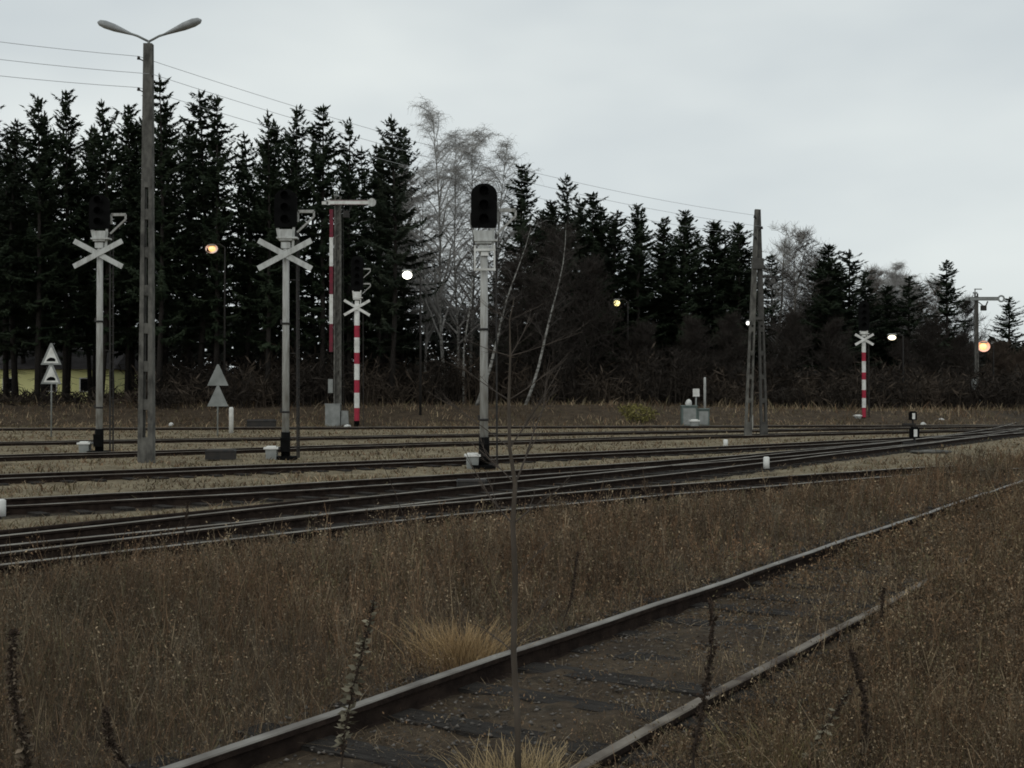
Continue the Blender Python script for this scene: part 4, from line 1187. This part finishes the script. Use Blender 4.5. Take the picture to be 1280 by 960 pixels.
X, Y = scatter(34000, -9, 14, 4.8, 16, lambda X, Y: (np.abs(fdist(X, Y) - 0.75) < 0.66) & (RS.uniform(0, 1, X.shape) < np.clip(0.3 + 0.9 * wob(X, Y, 2.1, 6), 0.05, 1)))
n = len(X)
wc.add(ribbons(np.stack([X, Y, ground_z(X, Y) + 0.0], 1), RS.uniform(0.02, 0.09, n), RS.normal(0, 1.6, (n, 2)), np.clip(0.0007 * Y, 0.004, 0.01), colours(n, (0.5, 1.5, 3, 3.5, 1, 1)), 2, 0.8))
X, Y = scatter(700, -9, 14, 5.0, 16, lambda X, Y: fdist(X, Y) > 1.9)      # broken straws
n = len(X); wc.add(ribbons(np.stack([X, Y, ground_z(X, Y)], 1), RS.uniform(0.15, 0.4, n), RS.normal(0, 1.3, (n, 2)), np.clip(0.0009 * Y, 0.005, 0.01), colours(n, (0, 0, 1, 3, 0, 0)) * 1.15, 3, 0.5))
tag(wc.build('weed_thicket'), 'grey-brown weeds right of the foreground track and creeping over it', 'weeds', kind='stuff')

# stubbly grass of the yard
yb = Bag()
def keepY(X, Y):
    td = track_dist(X, Y)
    return (Y > ya(X) + 0.3) & (Y < 80) & (RS.uniform(0, 1, X.shape) < np.where(td < 1.6, np.where(Y < 27, 0.16, 0.4), 0.55 + 0.6 * wob(X, Y, 0.45, 3)))
X, Y = scatter(95000, -60, 60, 11, 80, keepY)
n = len(X); td = track_dist(X, Y)
hh = RS.uniform(0.03, 0.14, n) * np.where(td < 1.6, 0.8, 1.0) * (1 + 0.5 * (wob(X, Y, 0.6, 7) > 0.35))
cy = colours(n, (2, 2.5, 2.5, 2, 1.2, 2.5)) * (0.85 + 0.4 * wob(X, Y, 0.35, 5))[:, None]
yb.add(ribbons(np.stack([X, Y, ground_z(X, Y) - 0.02], 1), hh, RS.normal(0, 0.6, (n, 2)), 0.0011 * Y * RS.uniform(0.7, 1.4, n), cy, 2, 0.6))
tag(yb.build('yard_grass'), 'short dead grass and weeds scattered over the gravel of the yard', 'grass', kind='stuff')

# rough grass on the bank
kb = Bag()
n = 42000
X = RS.uniform(-48, 62, n); Y = RS.uniform(75, 92, n) + 0.10 * np.clip(X - 5, 0, 60)
k = RS.uniform(0, 1, n) < 0.55 + 0.45 * wob(X, Y, 0.35, 2)
X, Y = X[k], Y[k]; n = len(X)
hh = RS.uniform(0.12, 0.5, n) * np.where(RS.uniform(0, 1, n) < np.clip((Y - 82) / 20, 0, 0.3), 2.0, 1.0) * (0.8 + 0.5 * wob(X, Y, 0.5, 4)).clip(0.35, 1.6)
ck = colours(n, (1.5, 2.5, 2.5, 3, 0.8, 2.5)) * (0.9 + 0.45 * wob(X, Y, 0.3, 6))[:, None]
kb.add(ribbons(np.stack([X, Y, ground_z(X, Y) - 0.05], 1), hh, RS.normal(0, 0.45, (n, 2)), 0.06 * RS.uniform(0.6, 1.4, n), ck, 2, 0.6))
tag(kb.build('bank_grass'), 'rough faded grass covering the bank before the wood', 'grass', kind='stuff')

# tangled undergrowth under the trees
ub = Bag()
n = 26000
X = RS.uniform(-52, 75, n); Y = RS.uniform(87, 112, n) + 0.16 * np.clip(X, -20, 60)
thin = np.where(X / Y < -0.31, 0.18, 1.0)
k = RS.uniform(0, 1, n) < thin
X, Y = X[k], Y[k]; n = len(X)
hh = RS.uniform(0.3, 1, n) * (3.6 + 2.0 * wob(X, Y, 0.25, 1) + 1.0 * wob(X, Y, 0.9, 3)); hh = np.where(X / Y < -0.31, hh * 0.3, hh)
cu = np.where(wob(X, Y, 0.4, 9)[:, None] > 0.05, np.array([[0.055, 0.043, 0.033]]), np.array([[0.028, 0.023, 0.019]])) * RS.uniform(0.6, 1.4, (n, 1))
b = np.stack([X, Y, ground_z(X, Y) - 0.1], 1); ln_ = RS.normal(0, 0.25, (n, 2))
ub.add(ribbons(b, hh, ln_, RS.uniform(0.05, 0.11, n), cu, 3, 0.4))
idx = np.repeat(np.arange(n), 6); s = RS.uniform(0.2, 1, len(idx))
p = b[idx] + np.stack([ln_[idx, 0] * hh[idx] * s ** 1.4, ln_[idx, 1] * hh[idx] * s ** 1.4, hh[idx] * s * (1 - 0.1 * s)], 1)
az = RS.uniform(0, 6.28, len(idx)); d = np.stack([np.cos(az), np.sin(az), RS.uniform(-0.1, 1.3, len(idx))], 1)
l = RS.uniform(0.3, 1.1, len(idx)); ub.add(flecks(p, d, l, l * RS.uniform(0.04, 0.12, len(idx)) + 0.02, cu[idx]))
tag(ub.build('undergrowth'), 'tangled dark leafless undergrowth at the foot of the wood', 'undergrowth', kind='stuff')

# the deep wood beyond, only a dark mass
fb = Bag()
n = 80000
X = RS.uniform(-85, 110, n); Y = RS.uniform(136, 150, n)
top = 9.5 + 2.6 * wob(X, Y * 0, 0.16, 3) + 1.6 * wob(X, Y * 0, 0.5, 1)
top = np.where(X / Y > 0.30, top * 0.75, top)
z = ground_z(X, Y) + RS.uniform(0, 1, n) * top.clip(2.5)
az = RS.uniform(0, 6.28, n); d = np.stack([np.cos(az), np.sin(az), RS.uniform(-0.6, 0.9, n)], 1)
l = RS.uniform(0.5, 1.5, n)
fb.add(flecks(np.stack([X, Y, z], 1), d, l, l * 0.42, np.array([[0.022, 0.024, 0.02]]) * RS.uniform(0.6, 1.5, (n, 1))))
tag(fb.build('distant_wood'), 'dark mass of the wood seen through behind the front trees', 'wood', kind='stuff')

# stones in the foreground track bed
sb = Bag()
n = 14000
s = RS.uniform(-6, 22, n); o = RS.uniform(-0.5, 2.2, n)
X = P0.x + FD.x * s + FN.x * o; Y = P0.y + FD.y * s + FN.y * o
k = (np.abs(o) > 0.09) & (np.abs(o - 1.5) > 0.09); X, Y = X[k], Y[k]; n = len(X)
sz = RS.uniform(0.006, 0.021, n)
oct_ = np.array([(1, 0, 0), (0, 1, 0), (-1, 0, 0), (0, -1, 0), (0.15, 0.1, 0.55), (0, 0, -0.5)], float)
V = oct_[None] * sz[:, None, None] * RS.uniform(0.6, 1.3, (n, 6, 1))
a = RS.uniform(0, 6.28, n); c_, s_ = np.cos(a)[:, None], np.sin(a)[:, None]
V = np.stack([V[..., 0] * c_ - V[..., 1] * s_, V[..., 0] * s_ + V[..., 1] * c_, V[..., 2]], -1) + np.stack([X, Y, RS.uniform(0.0, 0.02, n)], 1)[:, None]
tt = np.array([(0, 1, 4), (1, 2, 4), (2, 3, 4), (3, 0, 4), (1, 0, 5), (2, 1, 5), (3, 2, 5), (0, 3, 5)])
Tt = (tt[None] + (np.arange(n) * 6)[:, None, None]).reshape(-1, 3)
cs = np.repeat(np.array([[0.105, 0.095, 0.085]]) * RS.uniform(0.4, 1.6, (n, 1)), 6, 0)
tag(link('track_gravel', mesh_np('track_gravel', V.reshape(-1, 3), [Tt], M_plant, cs)), 'loose dark gravel in the bed of the foreground track', 'gravel', kind='stuff')

# ------------------------------------------------------------------ single plants in the foreground
def tuft(name, label, p, n, h, col, spread, lean=0.4):
    bg_ = Bag()
    b = np.stack([RS.normal(0, spread, n), RS.normal(0, spread, n), np.full(n, -0.03)], 1)
    c = np.array([col]) * RS.uniform(0.7, 1.25, (n, 1))
    ln = b[:, :2] / max(spread, 1e-3) * 0.22 + RS.normal(0, lean, (n, 2)) * 0.6
    bg_.add(ribbons(b, RS.uniform(0.4, 1, n) * h, ln, np.full(n, 0.0055), c, 3, 0.8))
    o = bg_.build(name); o.location = p
    return tag(o, label, 'grass tuft', 'straw-coloured grass tufts')
tuft('grass_tuft', 'straw-coloured grass tuft beside the foreground rail, left of the sapling', at(577, 829), 900, 0.40, (0.36, 0.25, 0.13), 0.13)
tuft('grass_tuft', 'straw-coloured grass tuft at the bottom edge under the sapling', at(648, 985), 700, 0.26, (0.36, 0.27, 0.15), 0.13)
tuft('grass_tuft', 'yellowish grass tuft at the bottom edge, right of the leafy stalk by the right rail', at(980, 960), 260, 0.3, (0.22, 0.18, 0.09), 0.14)

def weed_stalk(label, base, tip, Y, seed, leaf, stem_r, col_leaf, dense=60, start=0.25, name='weed_stalk', seeds=0.0):
    r = np.random.RandomState(seed)
    b, tp = at_y(*base, Y), at_y(*tip, Y); b.z = max(b.z, -0.05) if b.z > 0 else -0.03
    t = thing(name, label, 'weed stalk', (b.x, Y, 0), 0, 'tall dead weed stalks in the foreground')
    dx, H = tp.x - b.x, tp.z
    pts = [Vector((dx * s + 0.02 * math.sin(5 * s + seed), 0.015 * math.sin(7 * s), H * s - 0.02 * (1 - s))) for s in [i / 8 for i in range(9)]]
    MB().tube(pts, [stem_r * (1 - 0.6 * i / 8) for i in range(9)], 6).build('stem', mat('dead_stem', (0.05, 0.036, 0.026), (0.03, 0.022, 0.017), 20, 0.95), t)
    n = dense; s = start + (1 - start) * r.uniform(0, 1, n); kk = s * 8
    P = np.array([[np.interp(k, range(9), [q[a] for q in pts]) for a in range(3)] for k in kk])
    az = r.uniform(0, 6.28, n); d = np.stack([np.cos(az), np.sin(az), r.uniform(-0.5, 0.9, n)], 1)
    ln = leaf * r.uniform(0.45, 1.3, n) * (1.15 - 0.6 * s)
    c = np.array([col_leaf]) * r.uniform(0.45, 1.4, (n, 1))
    v, q, cc = flecks(P, d, ln, ln * r.uniform(0.3, 0.6, n), c)
    link('dry_leaves', mesh_np('dry_leaves', v, [q], M_plant, cc), t)
    if seeds:
        n = int(seeds * 420); s = 1 - (1 - start) * r.uniform(0, 1, n) ** 1.2; kk = s * 8
        P = np.array([[np.interp(k, range(9), [q[a] for q in pts]) for a in range(3)] for k in kk])
        lump_ = 0.6 + 0.5 * np.sin(s * 37 + seed) * np.sin(s * 91)
        d = r.normal(0, 1, (n, 3)); d /= np.linalg.norm(d, axis=1, keepdims=True)
        P = P + d * (0.020 * seeds * lump_ * (1.15 - 0.6 * s))[:, None]
        l = r.uniform(0.010, 0.024, n)
        v, q, cc = flecks(P, r.normal(0, 1, (n, 3)), l, l * 0.6, np.array([[0.045, 0.032, 0.024]]) * r.uniform(0.5, 1.6, (n, 1)))
        link('seed_head', mesh_np('seed_head', v, [q], M_plant, cc), t)
LF = (0.16, 0.125, 0.09); LD = (0.05, 0.038, 0.028); LP = (0.20, 0.18, 0.13)
weed_stalk('thick seedy weed stalk at the left edge of the foreground', (30, 1020), (18, 788), 5.6, 1, 0.05, 0.012, LF, 260, 0.15, seeds=2.2)
weed_stalk('short bent weed stalk at the bottom edge, right of the left-edge stalk', (168, 1010), (128, 886), 5.8, 2, 0.04, 0.009, LF, 90, 0.3, seeds=1.5)
weed_stalk('leafy pale-tipped weed stalk crossing the foreground rail left of the straw tuft', (424, 1010), (462, 748), 5.7, 3, 0.06, 0.006, LP, 150, 0.2, seeds=0.9)
weed_stalk('dark slim weed stalk standing at the right rail, just right of the sapling', (868, 1010), (888, 752), 5.6, 4, 0.035, 0.008, LD, 120, 0.2, seeds=1.4)
weed_stalk('dark forked-looking weed stalk in the right-hand thicket', (1088, 1000), (1068, 815), 5.8, 5, 0.04, 0.007, LD, 110, 0.15, seeds=1.2)
weed_stalk('slim leaning weed stalk beside the left rail, right of the sapling', (700, 800), (726, 690), 9.6, 6, 0.03, 0.007, LD, 30, 0.3, seeds=0.7)
weed_stalk('slim dark weed stalk over the hidden end of the right rail', (1098, 800), (1108, 735), 9.3, 7, 0.03, 0.007, LD, 40, 0.2, seeds=0.8)
weed_stalk('bent tan weed stalk low in the thicket right of the dark slim stalk', (1000, 990), (1062, 862), 5.9, 8, 0.05, 0.006, LP, 60, 0.2, seeds=0.5)
weed_stalk('pale broken straw stalk lying crossed in the bottom right corner', (1262, 950), (1232, 902), 6.6, 9, 0.01, 0.005, LP, 6, 0.5)
weed_stalk('thin weed stalk in front of the yard rails at the left', (226, 740), (232, 628), 12.0, 10, 0.05, 0.008, LD, 40, 0.3, seeds=0.8)
weed_stalk('thin weed stalk leaning over the yard rails, left of the round-topped signal', (532, 690), (470, 560), 12.5, 11, 0.03, 0.006, LD, 14, 0.4)

# young bare sapling close to the camera
Yp = 5.7
b = at_y(648, 985, Yp)
t = thing('sapling', 'slender bare young tree standing in the middle foreground', 'sapling', (b.x, Yp, 0))
pix = [(648, 1010), (647, 900), (642, 815), (644, 720), (641, 655), (644, 605), (637, 560), (636, 500), (638, 445), (637, 400), (643, 372)]
path = [at_y(x, y, Yp) - Vector((b.x, Yp, 0)) for x, y in pix]; path[0].z = -0.05
tr = MB().tube(path, [0.0160, 0.0150, 0.0142, 0.0132, 0.0120, 0.0105, 0.0085, 0.007, 0.005, 0.003, 0.0018], 8)
MSAP = mat('sapling_bark', (0.10, 0.08, 0.062), (0.05, 0.04, 0.03), 6, 0.9, stretch=(1, 1, 0.6))
tr.build('trunk', MSAP, t)
br = MB(); r = random.Random(77)
def limb(p0, az, el, L, rad, lev):
    pts = [p0]; p = p0.copy(); d = Vector((math.cos(az) * math.cos(el), math.sin(az) * math.cos(el), math.sin(el)))
    for j in range(4):
        d = (d + Vector((r.uniform(-.15, .15), r.uniform(-.15, .15), r.uniform(-0.05, 0.12)))).normalized()
        p = p + d * L / 4; pts.append(p.copy())
    br.tube(pts, [rad, rad * .85, rad * .7, rad * .5, rad * .3], 5, cap=False)
    if lev:
        for q in range(4):
            k = r.randint(1, 3); limb(pts[k], az + r.uniform(-1.1, 1.1), el + r.uniform(-0.3, 0.3), L * r.uniform(0.25, 0.5), rad * 0.5, lev - 1)
for k, az, el, L, rad in ((4, 0.1, 0.75, 0.34, 0.004), (4, 2.9, 0.8, 0.4, 0.004), (5, 0.6, 1.15, 0.55, 0.0055), (5, 2.6, 0.6, 0.42, 0.003), (6, 0.1, 0.95, 0.5, 0.004), (6, 3.0, 0.7, 0.4, 0.003),
                          (7, 0.2, 0.5, 0.4, 0.003), (7, 2.9, 0.5, 0.35, 0.003), (8, 0.0, 0.3, 0.36, 0.0028), (8, 3.1, 0.25, 0.25, 0.0025), (8, 0.8, 0.8, 0.3, 0.0025), (3, 0.2, 0.8, 0.22, 0.003), (2, 0.3, 0.9, 0.3, 0.003), (2, 2.8, 0.6, 0.25, 0.003), (9, 0.1, 0.4, 0.2, 0.002), (9, 3.0, 0.5, 0.18, 0.002)):
    limb(path[k].copy(), az, el, L, rad, 2)
br.build('branches', mat('sapling_twig', (0.085, 0.068, 0.055), (0.05, 0.04, 0.032), 6, 0.9), t)

# yellow-green bush on the bank
bg2 = Bag(); n = 750
P = RS.normal(0, 1, (n, 3)); P /= np.linalg.norm(P, axis=1, keepdims=True); P *= RS.uniform(0.3, 1, (n, 1)) ** 0.5
P = P * np.array([[1.25, 0.8, 0.62]]) + np.array([[0, 0, 0.62]]); P[:, 0] += 0.3 * np.sin(P[:, 2] * 4)
k = P[:, 2] > 0.02; P = P[k]; n = len(P)
bg2.add(flecks(P, RS.normal(0, 1, (n, 3)), RS.uniform(0.12, 0.3, n), RS.uniform(0.06, 0.13, n), np.array([[0.19, 0.17, 0.06]]) * RS.uniform(0.45, 1.3, (n, 1))))
b = at_y(796, 522, 80)
t = thing('leafy_bush', 'low yellow-green bush on the bank left of the relay cabinet', 'bush', (b.x, 80, float(bank(np.array(b.x), np.array(80.0)))))
link('foliage', bg2_me, t) if False else None
o = bg2.build('foliage'); o.parent = t
st = MB()
for k in range(9):
    a = k * 0.7; st.tube([(0.1 * math.cos(a), 0.1 * math.sin(a), -0.1), (0.8 * math.cos(a), 0.5 * math.sin(a), 0.9)], [0.02, 0.008], 5, cap=False)
st.build('stems', M_twig, t)
